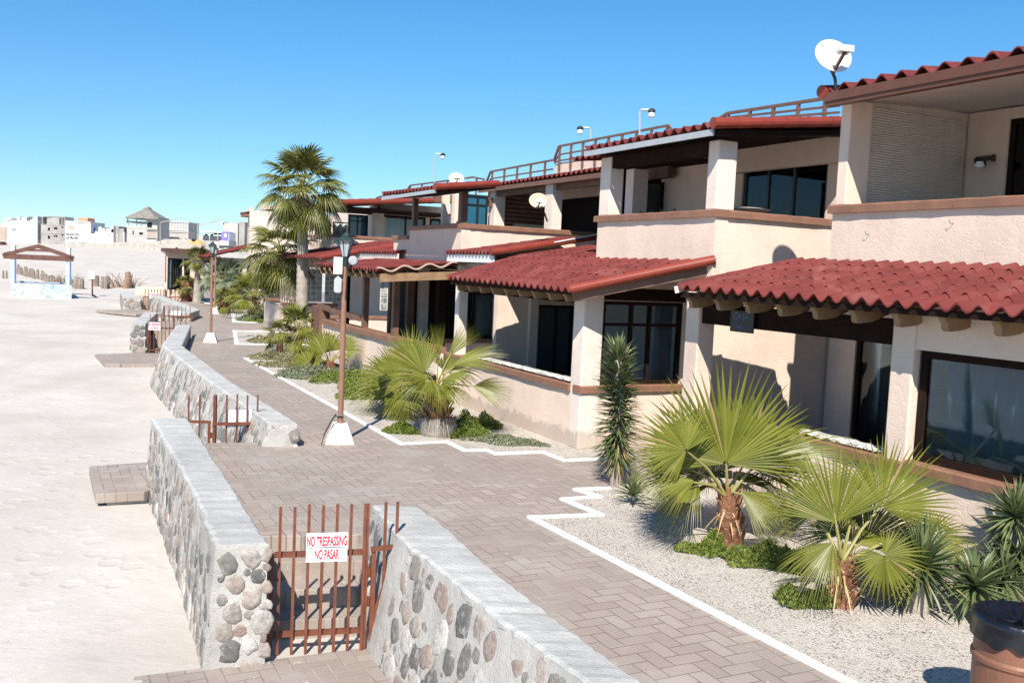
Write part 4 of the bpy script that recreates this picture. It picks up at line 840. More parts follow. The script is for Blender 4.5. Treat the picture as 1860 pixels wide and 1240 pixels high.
# ================================================================= END HOUSE
h=thing('end_house','small flat roofed pink house closing the far end of the walkway','house',W(67,9,0))
ae=66.
def be(px,y=500): return fb(px,y,ae)[0]
def ze(px,py): return fb(px,py,ae)[1]
bx(h,'wall',S,(ae,ae+.3,be(300),be(304),0,3.2),(ae,ae+.3,be(304),be(333),0,.7),(ae,ae+.3,be(333),be(352),0,1.5),(ae,ae+.3,be(304),be(352),2.8,3.2),(ae,ae+.3,be(331),be(334),.7,2.8),(ae,ae+.3,be(346),be(372),0,3.2),(ae+.3,67.2,be(300),be(300)+.3,0,3.2))
win_b(h,be(304),be(316),ae+.05,.7,2.8,hb=(1.8,),bars=(be(308),be(312)),fw=.1,glass=CREAM,fmat=BLACKM)
win_b(h,be(318),be(332),ae+.05,1.5,2.8,bars=(be(323),be(328)),fw=.08,fmat=BLACKM)
bx(h,'dark_backing',DARK,ae+1.6,ae+1.8,be(302),be(352),0,3.1)
bx(h,'roof_slab',MAROON,ae-.8,68,be(298),be(380),3.2,3.45);bx(h,'corner_post',WOODM,ae-.7,ae-.5,be(298),be(299.5),1.2,3.2)
mb=MB();x0,y0,_=W(ae,be(300),0);
o=bx(None,'boundary_wall',STUC,ae-.2,ae+.1,be(246),be(299),-1.,.85);
tag(o,'low peach boundary wall left of the far pink house','wall')
# ---------------------------------------------------------------- roof railings belong to the houses
H_=[o for o in bpy.data.objects if o.name.startswith('beach_house')]
def zr(px,py,b): return fa(px,py,b)
def rail_px(parent,b,pts,nposts,wall=True):
    P_=[]
    for px,yt,yb in pts:
        a,z=fa(px,yt,b);_,z2=fa(px,yb,b);P_.append((a,z,z2))
    if wall:
        mb=MB()
        for p,q in zip(P_,P_[1:]): mb.hexa([W(p[0],b+.05,5.2),W(q[0],b+.05,5.2),W(q[0],b+.2,5.2),W(p[0],b+.2,5.2),W(p[0],b+.05,p[2]-.04),W(q[0],b+.05,q[2]-.04),W(q[0],b+.2,q[2]-.04),W(p[0],b+.2,p[2]-.04)])
        mb.build('roof_parapet',STUC,parent)
    a0=P_[0][0];a1=P_[-1][0];railing(parent,b,P_,[a0+(a1-a0)*(k+.5)/nposts for k in range(nposts)],mid=(.45,.04))
rail_px(H_[1],12.3,[(1303,218,222),(1322,206,220),(1525,175,205)],5)
rail_px(H_[1],13.3,[(1186,240,244),(1213,229,243),(1222,240,243)],1) if False else None
rail_px(H_[2],13.6,[(1006,292,296),(1015,266,293),(1214,228,262),(1226,243,262)],9)
rail_px(H_[2],13.6,[(883,332,336),(891,312,335),(1004,291,320)],5)
rail_px(H_[3],13.6,[(735,352,356),(745,337,354),(860,322,340),(880,326,340)],6,wall=False)
rail_px(H_[3],14.6,[(683,360,362),(690,357,363),(735,349,360)],3,wall=False)
# ---------------------------------------------------------------- plants
DOWN=Vector((0,0,-1))
def fan(mb,hub,D,Nn,Rr,n=34,half=115,droop=.25,fold=.42,rs=R,gap=.5,cup=.1,ragged=.1):
    D=D.normalized();Nn=(Nn-D*Nn.dot(D)).normalized();X=D.cross(Nn);S=rad(half)
    for i in range(n):
        ph=-S+2*S*(i+.5)/n+rs.uniform(-.012,.012);hw=S/n
        L=Rr*(.66+.34*math.cos(ph*.75))*(1+rs.uniform(-ragged,ragged*.5));d=D*math.cos(ph)+X*math.sin(ph);s=X*math.cos(ph)-D*math.sin(ph)
        lv=[(.03,1),(.3,1),(gap,1),(.76,.55+rs.uniform(-.08,.08)),(1.,.02)];vs=[];dr=droop*(1+rs.uniform(-.3,.5));tw=rs.uniform(-.04,.04)
        for r,wf in lv:
            w=min(r,gap)*L*math.tan(hw)*wf;f=fold*w*(1 if r<.7 else 1.5)
            c=hub+d*(L*r)-Nn*(cup*Rr*(r*r)*(.4+.6*abs(ph)/S))+DOWN*(dr*Rr*max(0,r-.42)**2*1.6)+s*(tw*L*max(0,r-.5))
            vs+=[c-s*w-Nn*f,c+Nn*f*.6,c+s*w-Nn*f]
        fs=[]
        for k in range(len(lv)-1): fs+=[(k*3,k*3+1,k*3+4,k*3+3),(k*3+1,k*3+2,k*3+5,k*3+4)]
        mb.add(vs,fs)
def frond(parent,crown,hub,tip,f,mats,half=110,n=34,droop=.25,rs=R,stalk=.016,up=None,cup=.1,fold=.42):
    mb=MB();mb.norec=True;D=tip-hub;Rr=D.length;c=(Vector((0,0,H))-hub).normalized();Nn=(c*f+Vector((0,0,1))*(1-f)) if up is None else up
    if abs(D.normalized().dot(Nn.normalized()))>.97: Nn=Nn+Vector((.3,.2,.1))
    fan(mb,hub,D,Nn,Rr,n=n,half=half,droop=droop,rs=rs,cup=cup,fold=fold)
    mb.mi=1;m=(crown+hub)/2+Vector((0,0,1))*(hub-crown).length*.08;mb.tube([crown,m,hub+D*.12],[stalk*1.5,stalk,stalk*.5],5)
    o=mb.build('frond',mats,parent);return o
def trunk_boots(parent,base,top,r0,r1,mat=BOOT,rs=R,rows=None,dry=True):
    mb=MB();H_=(top-base).length;mb.tube([base-Vector((0,0,.06)),base+(top-base)*.3,top],[r0*.95,r0*.85,r1*.7],12)
    rows=rows or max(3,int(H_/.07))
    for k in range(rows):
        t=(k+.3)/rows;c=base+(top-base)*t;r=r0+(r1-r0)*t
        for j in range(7):
            an=2*math.pi*(j+.5*(k%2)+rs.uniform(-.2,.2))/7;d=Vector((math.cos(an),math.sin(an),0));s=Vector((-d.y,d.x,0));w=r*.42;l=H_/rows*rs.uniform(1.2,2.3)+.04;o=r*rs.uniform(.95,1.25)
            a=c+d*r*.6;mb.hexa([a-s*w-Vector((0,0,.03)),a+s*w-Vector((0,0,.03)),a+s*w+d*.02,a-s*w+d*.02,c+d*o-s*w*.35+Vector((0,0,l)),c+d*o+s*w*.35+Vector((0,0,l)),c+d*(o+.018)+s*w*.35+Vector((0,0,l*.95)),c+d*(o+.018)-s*w*.35+Vector((0,0,l*.95))])
    return mb.build('trunk',mat,parent)
def palm_px(label,base,Yb,crown_px,fronds,r0,mats,n=34,rows=None,skirt=0):
    """fronds: (hubx,huby,dy,tipx,tipy,dty,facing,half)"""
    b=Vector((base[0],base[1],0));root=thing('fan_palm',label,'palm',b);cr_=PY(crown_px[0],crown_px[1],Yb)
    trunk_boots(root,b,cr_,r0,r0*.75,rows=rows)
    rs=random.Random(int(Yb*100))
    for fr in fronds:
        hx,hy,dy,tx,ty,dt,f,hf=fr[:8];frond(root,cr_,PY(hx,hy,Yb+dy),PY(tx,ty,Yb+dy+dt),f,mats,half=hf,n=n,rs=rs,droop=fr[8] if len(fr)>8 else .2)
    if skirt:
        mb=MB();mb.norec=True
        for k in range(skirt):
            an=k*2.4;d=Vector((math.cos(an),math.sin(an),0));strap(mb,cr_-Vector((0,0,rs.uniform(0,.15))),(d+DOWN*rs.uniform(.2,1.2)),rs.uniform(.2,.45),.02,rs,.5)
        mb.build('dry_skirt',DRY,root)
    return root
def strap(mb,p,d,L,w,rs,droop=.1,fold=.3,seg=3):
    d=d.normalized();u=Vector((0,0,1));s=d.cross(u)
    if s.length<.1: s=Vector((1,0,0))
    s.normalize();nn=s.cross(d);vs=[]
    for k in range(seg+1):
        t=k/seg;c=p+d*L*t+DOWN*droop*L*t*t;ww=w*(1.1-.1*t if t<.55 else 1.05*(1-t)/.45+.02)*(.6 if k==0 else 1)
        vs+=[c-s*ww/2+nn*ww*fold,c,c+s*ww/2+nn*ww*fold]
    mb.add(vs,[q for k in range(seg) for q in ((k*3,k*3+1,k*3+4,k*3+3),(k*3+1,k*3+2,k*3+5,k*3+4))])
def auto_palm(label,base,hgt,Rr,nf,mats,seed,trunk='boots',tr=(.14,.1),n=26,emin=-35,emax=80,pet=.55,droop=.5,dead=0,group=None,lean=(0,0)):
    rs=random.Random(seed);b=Vector((base[0],base[1],base[2] if len(base)>2 else 0));root=thing('fan_palm',label,'palm',b,group);cr_=b+Vector((lean[0],lean[1],hgt))
    if trunk=='boots': trunk_boots(root,b,cr_,tr[0],tr[1],rs=rs)
    else:
        mb=MB();m=26;pts=[];rr=[]
        for i in range(m+1):
            t=i/m
            for q in (0,1):
                pts.append(b+Vector((lean[0]*t*t,lean[1]*t*t,-.1+(hgt+.0)*(t+q*.6/m*(i<m)))));rr.append((tr[0]+(tr[1]-tr[0])*min(1,t*1.15)+.12*max(0,.12-t))*(1.0 if q else .93)*(1+rs.uniform(-.015,.015)))
        mb.tube(pts[:-1],rr[:-1],14);mb.build('trunk',BARK,root,smooth=True)
    for i in range(nf):
        t=(i+.5)/nf;el=rad(emax+(emin-emax)*t**1.15+rs.uniform(-8,8));az=i*2.39996+rs.uniform(-.2,.2);d=Vector((math.cos(az)*math.cos(el),math.sin(az)*math.cos(el),math.sin(el)))
        hub=cr_+d*Rr*pet+DOWN*Rr*.08*t;h_=Vector((math.cos(az),math.sin(az),0))
        D=(d+DOWN*(.15+.5*t)).normalized();up=(Vector((0,0,1))*math.cos(el)-h_*math.sin(el)+Vector((rs.uniform(-.3,.3),rs.uniform(-.3,.3),0)))
        frond(root,cr_,hub,hub+D*Rr*.62*rs.uniform(.85,1.1),0,mats,half=rs.uniform(85,120),n=n,droop=droop*(1+t*.8),rs=rs,up=up,stalk=.014*Rr,cup=.16)
    for i in range(dead):
        az=i*2.4+rs.uniform(-.3,.3);d=Vector((math.cos(az),math.sin(az),0));hub=cr_+d*Rr*rs.uniform(.15,.28)+DOWN*Rr*rs.uniform(.1,.4)
        mb=MB();mb.norec=True;fan(mb,hub,(DOWN+d*.25),d,Rr*rs.uniform(.35,.6),n=18,half=55,droop=.1,rs=rs,fold=.4);mb.tube([cr_,hub],[.02,.012],5);mb.build('dead_frond',DRY,root)
    return root
FM=[LEAF,STALK];FD=[LEAFD,STALK];FG=[LEAFG,STALK]
palm_px('broad fan palm with red brown stump at the left of the near bed',(2.6,10.51),10.51,(1322,905),[
 (1318,842,-.15,1322,648,.1,.93,100,.03),(1247,818,-.35,1160,748,.1,.8,112,.15),(1392,828,.0,1530,760,.25,.30,75,.25),(1262,872,-.35,1148,885,-.1,.2,55,.2),
 (1345,892,-.35,1455,968,-.2,.4,45,.25),(1350,845,.35,1430,715,.3,.85,80,.1),(1275,850,.35,1215,715,.3,.8,85,.15),(1400,868,.4,1480,880,.4,.15,80,.5),(1268,868,.3,1180,940,.1,.15,80,.5),(1245,845,.45,1160,815,.5,.3,95,.4),(1330,870,.5,1370,840,.8,.1,90,.5),(1290,880,.4,1215,900,.3,.1,80,.5),(1355,880,.3,1430,925,.2,.1,70,.5),(1300,860,.6,1250,790,.5,.5,90,.2)],.145,FM,n=44,rows=7,skirt=14)
palm_px('fan palm with shaggy stump standing nearest the brown drum side of the bed',(3.31,8.84),8.84,(1528,1022),[
 (1518,948,.0,1495,800,.1,.92,78,.05),(1600,921,.15,1688,800,.2,.88,85,.08),(1513,985,-.25,1432,1070,-.1,.25,55,.25),(1606,1008,-.35,1668,1085,-.1,.85,150,.08),
 (1684,975,.3,1790,975,.1,.6,62,.15),(1545,955,.1,1556,865,.05,.6,14,.0),(1478,930,.35,1395,880,.3,.7,80,.2),(1548,985,.3,1600,940,.5,.2,80,.4),(1500,1000,.2,1450,1010,.5,.1,80,.4),(1570,985,.4,1690,900,.4,.5,60,.2),(1500,1005,.3,1455,1045,.2,.1,70,.5),(1560,1015,.3,1630,1050,.3,.1,80,.5),(1530,970,.5,1470,900,.4,.5,80,.2)],.13,FM,n=42,rows=8,skirt=16)
palm_px('fan palm with thick shaggy trunk in a round stump base beyond the zigzag line',(-1.27,17.02),17.02,(794,703),[
 (795,668,0,796,586,.1,.8,12,0),(814,648,.1,860,588,.1,.7,22,.02),(822,664,-.1,920,622,.1,.25,45,.15),(858,702,-.1,938,708,.1,.4,48,.1),(772,678,-.3,700,618,-.1,.7,85,.2),
 (748,658,.5,745,588,.3,.9,80,.02),(803,690,-.3,868,672,-.2,.25,70,.35),(780,690,-.4,722,668,-.3,.35,85,.35),(800,700,-.5,850,730,-.4,.2,60,.4),(775,695,.3,715,660,.3,.3,80,.3),(805,672,.4,862,640,.5,.4,80,.3),(785,690,-.5,745,720,-.5,.2,70,.5)],.26,FM,n=36,rows=9,skirt=10)
mb=MB();mb.lathe((-1.27,17.02,0),[(.30,-.05),(.34,.06),(.345,.2),(.30,.3),(.24,.34)],18);o=mb.build('trunk_collar',BARK,bpy.data.objects['trunk.002'] if 'trunk.002' in bpy.data.objects else None)
palm_px('low bright fan palm crowding the tall lamp post on its right',(-2.2,18.9),18.9,(722,722),[
 (730,700,-.3,664,716,-.1,.75,105,.15),(716,690,-.1,648,662,.1,.6,85,.2),(722,680,.1,698,616,.1,.7,85,.15),(735,690,.3,765,640,.3,.7,80,.2),(715,705,.3,640,690,.5,.4,80,.3),(742,712,-.4,762,770,-.2,.5,70,.3),(705,690,.3,660,640,.5,.6,90,.2),(735,715,.2,790,700,.4,.3,80,.3),(728,716,-.3,690,770,-.3,.4,70,.3)],.16,FM,n=34,rows=5,skirt=8)
palm_px('small fan palm with splayed dark fans just left of the tall lamp post',(-5.06,26.11),26.11,(598,660),[
 (588,642,-.2,548,612,0,.6,95,.3),(600,638,.2,590,590,.2,.7,90,.2),(622,633,0,656,603,.1,.5,70,.2),(624,643,-.2,660,634,0,.3,60,.3),(580,652,-.3,558,668,-.2,.3,60,.3),(610,648,.3,636,650,.3,.2,80,.3),(592,640,.4,560,590,.3,.6,80,.2)],.14,FM,n=28,rows=4)
palm_px('single low bright fan sprouting from the dry ground cover',(-5.6,25.6),25.6,(565,672),[(562,660,-.1,520,650,0,.8,100,.1),(566,662,.1,575,630,.1,.6,60,.1)],.07,FM,n=26,rows=2)
auto_palm('bushy fan palm at the bed corner before the two tall palm trunks',G(540,640),.75,1.05,16,FM,21,tr=(.16,.12),n=24,emin=-25,pet=.5,droop=.35)
auto_palm('small dark fan palm at the near corner of the middle bed',G(508,640),.5,.7,10,FD,22,tr=(.1,.08),n=22,emin=-20,droop=.35)
auto_palm('bushy fan palm in the small curbed bed beyond the middle lamp post',(-13.0,46.8),1.0,1.55,20,FM,23,tr=(.2,.15),n=24,emin=-25,droop=.35)
def onx(px,Y): return (PY(px,540,Y).x,Y)
g=G(547,613);auto_palm('tallest fan palm with full green crown rising above the house roofs',g,PY(540,345,g[1]).z,1.7,38,FD,31,trunk='ring',tr=(.27,.2),n=26,emin=-58,emax=86,pet=.6,droop=.28,dead=14,lean=(-.1,0))
g=G(517,602);auto_palm('shorter tall fan palm just left of and behind the tallest one',g,PY(507,462,g[1]).z,1.65,28,FD,32,trunk='ring',tr=(.26,.19),n=26,emin=-45,emax=62,pet=.58,droop=.4,dead=18,lean=(-.25,.1))
auto_palm('young fan palm with pale trunk near the far pink house',onx(358,60.5),2.75,1.05,20,FD,33,trunk='ring',tr=(.3,.14),n=20,emin=-40,droop=.3,dead=4)
auto_palm('big grey green fan palm beside the far lamp post',onx(404,58),1.55,1.5,26,FG,34,tr=(.3,.2),n=20,emin=-15,droop=.3)
auto_palm('low fan palm by the big brown barrel near the far house',onx(336,61.5),1.0,.8,16,FD,35,tr=(.2,.15),n=18,emin=-30,droop=.3)
auto_palm('second grey green fan palm crowding the right of the big one',onx(425,55),1.3,1.1,18,FG,36,tr=(.25,.2),n=18,emin=-15,droop=.3)
auto_palm('low fan palm in front of the far red roofed porch',onx(412,51),.6,.95,16,FM,37,tr=(.2,.15),n=18,emin=-20,droop=.3)
def yucca(label,base,heads,rs,trunk=None,mat=YUC):
    root=thing('yucca',label,'yucca',base)
    if trunk: mb=MB();mb.tube([Vector(base)]+[Vector(p) for p in trunk[0]],trunk[1],9);mb.build('trunk',BARK,root)
    for (c,Rr,n,emin,emax,w) in heads:
        mb=MB();mb.norec=True;c=Vector(c)
        for i in range(n):
            t=i/n;el=rad(emax+(emin-emax)*t+rs.uniform(-12,12));az=i*2.4+rs.uniform(-.3,.3);d=Vector((math.cos(az)*math.cos(el),math.sin(az)*math.cos(el),math.sin(el)))
            strap(mb,c+Vector((0,0,.05*(1-t))),d,Rr*rs.uniform(.75,1.1),w*rs.uniform(.8,1.2),rs,.06+.1*t,.35)
        mb.build('leaf_rosette',mat,root)
    return root
rs=random.Random(77)
# tall yucca
b=Vector((1.62,13.6,0));yb=13.6;root=thing('tall_yucca','tall narrow yucca with dry straw skirt between the second house corner and the near palms','yucca',b)
mb=MB();mb.tube([b,b+Vector((0,0,1.2)),b+Vector((-.06,0,1.85))],[.1,.08,.06],9);mb.build('trunk',BARK,root)
mb=MB();mb.norec=True;md=MB();md.norec=True
for i in range(760):
    t=rs.random()**.9;z=.42+t*1.5;az=rs.uniform(0,6.28);el=rad(-30+75*t+rs.uniform(-18,18))
    if t>.86: el=rad(rs.uniform(20,85))
    c=b+Vector((-.06*t,0,z));d=Vector((math.cos(az)*math.cos(el),math.sin(az)*math.cos(el),math.sin(el)));strap(mb,c,d,rs.uniform(.3,.48),.03,rs,.05,.35)
for i in range(170):
    z=.25+rs.random()*.5;az=rs.uniform(0,6.28);el=rad(rs.uniform(-80,-35));c=b+Vector((0,0,z+.1));d=Vector((math.cos(az)*math.cos(el),math.sin(az)*math.cos(el),math.sin(el)));strap(md,c,d,rs.uniform(.25,.4),.028,rs,.1,.2)
mb.build('leaves',YUC,root);md.build('dry_leaves',DRY,root)
yucca('small spiky yucca rosette at the foot of the tall narrow yucca',(1.72,12.45,0),[((1.72,12.45,.12),.36,80,0,85,.026),],rs)
yucca('straw coloured dying yucca between the small rosette and the broad fan palm',(2.2,12.2,0),[((2.2,12.2,.38),.42,90,-70,-5,.026)],rs,mat=DRY)
yucca('stiff grey green yucca in the near bed left of the brown drum',(4.0,8.75,0),[((4.0,8.75,.42),.52,170,-40,85,.038)],rs,([(4.0,8.75,.42)],[.1,.08]))
yucca('drooping yucca clump in front of the near wall behind the drum',(4.62,8.9,0),[((4.45,8.6,.3),.42,110,-45,70,.034),((4.85,8.85,.3),.4,100,-40,80,.034)],rs)
yucca('tallest near yucca at the right edge of the picture behind the drum',(5.05,9.1,0),[((5.05,9.1,.85),.42,170,-40,88,.034),((5.05,9.0,.5),.42,140,-50,50,.034)],rs,([(5.05,9.1,.85)],[.11,.08]))
yucca('dark agave rosette in the small curbed bed beyond the middle lamp post',(-11.9,45.2,0),[((-11.9,45.2,.2),1.1,90,5,85,.09)],rs,mat=LEAFG)
yucca('second dark agave rosette in the small curbed bed, nearer the house',(-11.2,45.6,0),[((-11.2,45.6,.2),.9,80,5,85,.08)],rs,mat=LEAFG)
def cover(label,c,rx,ry,hz,n,mat,rs,ls=.035,ang=0):
    mb=MB();mb.norec=True;ca,sa=math.cos(ang),math.sin(ang);ox,oy=rs.uniform(0,50),rs.uniform(0,50)
    for i in range(n):
        r=math.sqrt(rs.random());th=rs.uniform(0,6.283);rr=r*(.8+.45*noise.noise(Vector((math.cos(th)*1.5+ox,math.sin(th)*1.5+oy,0))));x=rr*math.cos(th)*rx;y=rr*math.sin(th)*ry
        clump=.55+.9*noise.noise(Vector((x*4.5+ox,y*4.5+oy,0)))
        if clump<.32 and rs.random()<.8: continue
        z=hz*max(.12,(1-r**2.2))*max(.25,clump)*rs.uniform(.55,1.05);p=Vector((c[0]+x*ca-y*sa,c[1]+x*sa+y*ca,z))
        az=rs.uniform(0,6.28);el=rad(rs.uniform(10,85));d=Vector((math.cos(az)*math.cos(el),math.sin(az)*math.cos(el),math.sin(el)));s=d.cross(Vector((rs.uniform(-1,1),rs.uniform(-1,1),rs.uniform(-1,1))))
        if s.length<.05: continue
        s.normalize();L=ls*rs.uniform(.7,1.5);w=L*.28
        mb.add([p,p+d*L*.5+s*w,p+d*L,p+d*L*.5-s*w],[(0,1,2,3)])
    mb.v=[(x,y,max(z,.01)) for x,y,z in mb.v]
    o=mb.build('ground_cover',mat,loc=(c[0],c[1],0));tag(o,label,'plant');return o
cover('dark green succulent mound around the stump of the broad near fan palm',(2.95,10.1),.62,.42,.3,9000,SUCC,rs,.035)
cover('succulent patch left of that mound, partly in palm shade',(2.35,10.4),.42,.3,.22,4000,SUCC,rs,.035)
cover('light green succulent tuft left of the shaggy stumped palm in front',(2.95,8.85),.3,.24,.26,4500,SUCC,rs,.03)
cover('bright succulent mound right of the thick trunk in its round stump base',(-.72,16.95),.5,.4,.35,4500,SUCC,rs,.05)
cover('thick green succulent heap behind that thick trunk',(-.6,18.0),.55,.5,.35,4000,SUCC,rs,.05)
cover('low succulent strip left of the thick trunk in its stump base',(-1.95,17.1),.4,.35,.2,2500,SUCC,rs,.05)
cover('pale sage mat by the white zigzag line nearest the second house corner',(-.05,16.6),.95,.38,.14,4500,SAGE,rs,.045,-.15)
cover('green cover right behind the tall lamp pole',(-3.3,22.0),1.1,1.5,.3,7000,SUCC,rs,.06,.5)
cover('second green cover patch along the white line beyond the tall lamp pole',(-4.4,24.4),1.2,1.0,.28,6000,SUCC,rs,.06,.5)
cover('blue grey sage mat left of the splayed small palm',(-5.3,24.9),1.2,1.0,.28,6000,SAGE,rs,.06,.4)
cover('brownish dry mat in the middle of the second bed',(-6.2,27.2),1.3,.8,.22,5000,OLIVE,rs,.06,.4)
cover('dry mat at the far corner of the second bed',(-7.2,28.9),1.1,.7,.25,4000,OLIVE,rs,.06)
cover('olive clump by the path beside the tall palm trunks',(-8.9,34.6),1.1,1.2,.35,4000,OLIVE,rs,.08)
cover('grass green cover in the small curbed bed beyond the middle lamp post',(-11.9,44.9),1.5,.55,.18,3500,SUCC,rs,.09,-.3)
cover('sage tufts at the left end of the small curbed bed',(-12.9,46.2),.7,1.2,.35,2500,LEAFG,rs,.09)
cover('long green strip behind the third lamp post',(-16.9,57.5),1.0,3.2,.2,4500,SUCC,rs,.1,.45)
# ---------------------------------------------------------------- walkway lamps
FROST=simple('frosted_glass',(.42,.44,.46),.25,.15,6,0)
def lamp(label,x,y,s=1.,zb=0.,extras=False):
    root=thing('street_lamp',label,'street lamp',(x,y,zb),group='lantern posts along the walkway')
    ry=rad(12)
    mb=MB();w0,w1=.26*s,.13*s;q=[]
    for w_,z in ((w0,0),(w1,.34*s)):
        for i in range(4):
            t=ry+math.pi/4+i*math.pi/2;q.append((x+w_*1.35*math.cos(t),y+w_*1.35*math.sin(t),zb+z))
    mb.hexa(q);mb.build('pedestal',PED,root,bevel=.012)
    mb=MB();mb.tube([(x,y,zb+.33*s),(x+.0,y,zb+3.16*s)],[.05*s,.043*s],14);mb.build('pole',POLE,root,smooth=False)
    z=zb+3.14*s;mb=MB();mb.lathe((x,y,z),[(.05*s,-.12*s),(.055*s,-.1*s),(.05*s,0),(.065*s,.02*s),(.07*s,.04*s)],12);mb.build('lantern_neck',GREENM,root)
    z+=.04*s;L_=MB();n=6
    for i in range(n):
        t=2*math.pi*i/n+.3;L_.bar((x+.055*s*math.cos(t),y+.055*s*math.sin(t),z),(x+.125*s*math.cos(t),y+.125*s*math.sin(t),z+.27*s),.012*s)
    ln=L_.build('lantern',GREENM,root)
    mb=MB();mb.lathe((x,y,z),[(.05*s,.003*s),(.116*s,.26*s)],6,rot=.3);mb.build('lantern_glass',FROST,ln)
    mb=MB();mb.lathe((x,y,z+.262*s),[(.16*s,0),(.155*s,.015*s),(.10*s,.06*s),(.065*s,.08*s),(.065*s,.10*s),(.045*s,.135*s),(.015*s,.15*s)],6,rot=.3);mb.build('lantern_roof',GREENM,ln)
    if extras:
        d=Vector((-1,0.1,0)).normalized()
        zz=lambda py:PY(614,py,y-.1).z
        for nm,dx,z0,z1,w_,dp in (('junction_box',-.10,zz(498),zz(467),.15,.12),('control_box',-.095,zz(532),zz(502),.13,.11)):
            mb=MB()
            if nm=='junction_box': mb.box(x+dx-w_/2,x+dx+w_/2,y-dp,y,z0,z1)
            else:
                a,b_=x+dx-w_/2,x+dx+w_/2;pr=[(a,z0+.03),(a+.03,z0),(b_-.03,z0),(b_,z0+.03),(b_,z1-.05),(b_-.05,z1),(a+.05,z1),(a,z1-.05)];m=len(pr)
                mb.add([(p[0],y-dp,p[1]) for p in pr]+[(p[0],y,p[1]) for p in pr],[tuple(range(m)),tuple(range(2*m-1,m-1,-1))]+[(i,m+i,m+(i+1)%m,(i+1)%m) for i in range(m)])
            mb.build(nm,WHITE if nm=='junction_box' else GREYM,root,bevel=.008)
        z1_=zz(500);mb=MB();mb.tube([(x-.02,y-.06,z1_+.06),(x-.05,y-.08,z1_),(x-.08,y-.06,z1_-.04)],.012,6);mb.tube([(x+.03,y-.05,z1_+.3),(x+.05,y-.06,z1_),(x+.03,y-.05,z1_-.4)],.01,6);mb.build('cable',BLACKM,root)
        c=PY(641,473,y-.08);a=Vector((.3,-1,-.1)).normalized()
        mb=MB();mb.tube([(x+.03,y,c.z-.1),(x+.1,y-.03,c.z-.12),c-a*.04],[.025,.03,.04],8);mb.build('flood_arm',BLACKM,root)
        mb=MB();mb.tube([c-a*.09,c-a*.04,c,c+a*.02],[.04,.075,.088,.09],18);fl=mb.build('flood_lamp',BLACKM,root);mb=MB();mb.tube([c+a*.021,c+a*.03,c+a*.034],[.078,.065,.03],18);mb.build('flood_lens',FROST,fl)
        mb=MB();mb.tube([(x-.06,y-.12,.5),(x-.1,y-.25,.42),(x-.2,y-.33,.2),(x-.24,y-.36,.02)],.012,6);mb.tube([(x-.07,y-.07,.47),(x+.07,y-.07,.48)],.02,6);mb.build('strap',BLACKM,root)
    return root
lx,ly=G(614,806);lamp('nearest tall lamp post with grey boxes and a round flood light below the lantern',lx,ly+.15,extras=True)
lx,ly=G(380,622);lamp('second lamp post, beside the kinked rubble wall',lx,ly+.15)
lx,ly=G(388,570);lamp('third lamp post, beyond the far curved rubble wall',lx,ly+.15)
lx,ly=G(318,540);lamp('farthest lamp post in front of the small pink end house',lx,ly+.15)
def rlamp(label,px,pt,pb,Y,dirx):
    top=PY(px,pt,Y);bt=PY(px,pb,Y);root=thing('roof_lamp',label,'lamp',bt)
    mb=MB();mb.tube([bt,top,top+Vector((.04*dirx,0,.05)),top+Vector((.3*dirx,0,.06))],.025,8);mb.build('pole',GREYM,root)
    c=top+Vector((.3*dirx,0,0));mb=MB();mb.lathe(c,[(.04,.09),(.09,.06),(.10,.0),(.09,-.01)][::-1],12);mb.build('lamp_head',BLACKM,root);mb=MB();mb.lathe(c,[(.04,-.15),(.075,-.11),(.085,-.015)],12);mb.build('lamp_globe',WHITE,root)
rlamp('roof lamp curving right above the second house',1162,203,250,24,1);rlamp('roof lamp with pale globe facing left, between the two curved right ones',1073,236,270,27,-1);rlamp('farthest roof lamp, above the third house',790,282,345,36,1)
for px,pt,pb in ((291,404,438),(359,409,436),(167,428,0)):
    if not pb: continue
    Y=225.;top=PY(px,pt,Y);bt=PY(px,pb+3,Y);root=thing('town_light','thin street light pole standing in the town '+('right beside the thatched tower' if px==291 else 'behind the far flat shelter roof'),'street light',bt);mb=MB();mb.tube([bt,top],[.15,.1],6);mb.build('pole',HGREY,root);mb=MB();mb.bar(top,top+Vector((5,0,1.3)),.18);mb.build('arm',HGREY,root)
# ---------------------------------------------------------------- drum, pot, dishes, tables
dx,dy=3.575,6.26;root=thing('drum_bin','brown steel drum bin lined with a black plastic bag at the bottom right corner','trash bin',(dx,dy,0))
prof=[(.285,0),(.29,.01),(.285,.03)]
for zc in (.29,.6): prof+=[(.285,zc-.03),(.30,zc-.012),(.30,zc+.012),(.285,zc+.03)]
prof+=[(.285,.86),(.295,.87),(.29,.88),(.27,.86),(.27,.5)];mb=MB();mb.lathe((dx,dy,0),prof,48);mb.build('drum',DRUM,root,smooth=False)
rs=random.Random(5);mb=MB();n=72;rings=[(.303,.76),(.308,.80),(.306,.85),(.312,.893),(.29,.90),(.26,.885),(.2,.855),(.11,.84),(.0,.835)];vs=[]
for k,(r,z) in enumerate(rings):
    for j in range(n):
        t=2*math.pi*j/n;w=noise.noise(Vector((math.cos(t)*3,math.sin(t)*3,k*.5)));w2=noise.noise(Vector((math.cos(t)*8,math.sin(t)*8,k*.9)))
        zz=z+(.06*w-.02 if k==0 else 0)+(.05*w2+.03*w if k>4 else .006*w2);rr=r+(.01*w2 if k<5 else 0)+(.012 if k==0 else 0)
        vs.append((dx+rr*math.cos(t),dy+rr*math.sin(t),zz))
mb.add(vs,[(i*n+j,i*n+(j+1)%n,(i+1)*n+(j+1)%n,(i+1)*n+j) for i in range(len(rings)-1) for j in range(n)]);mb.build('bin_bag',BAG,root,smooth=True)
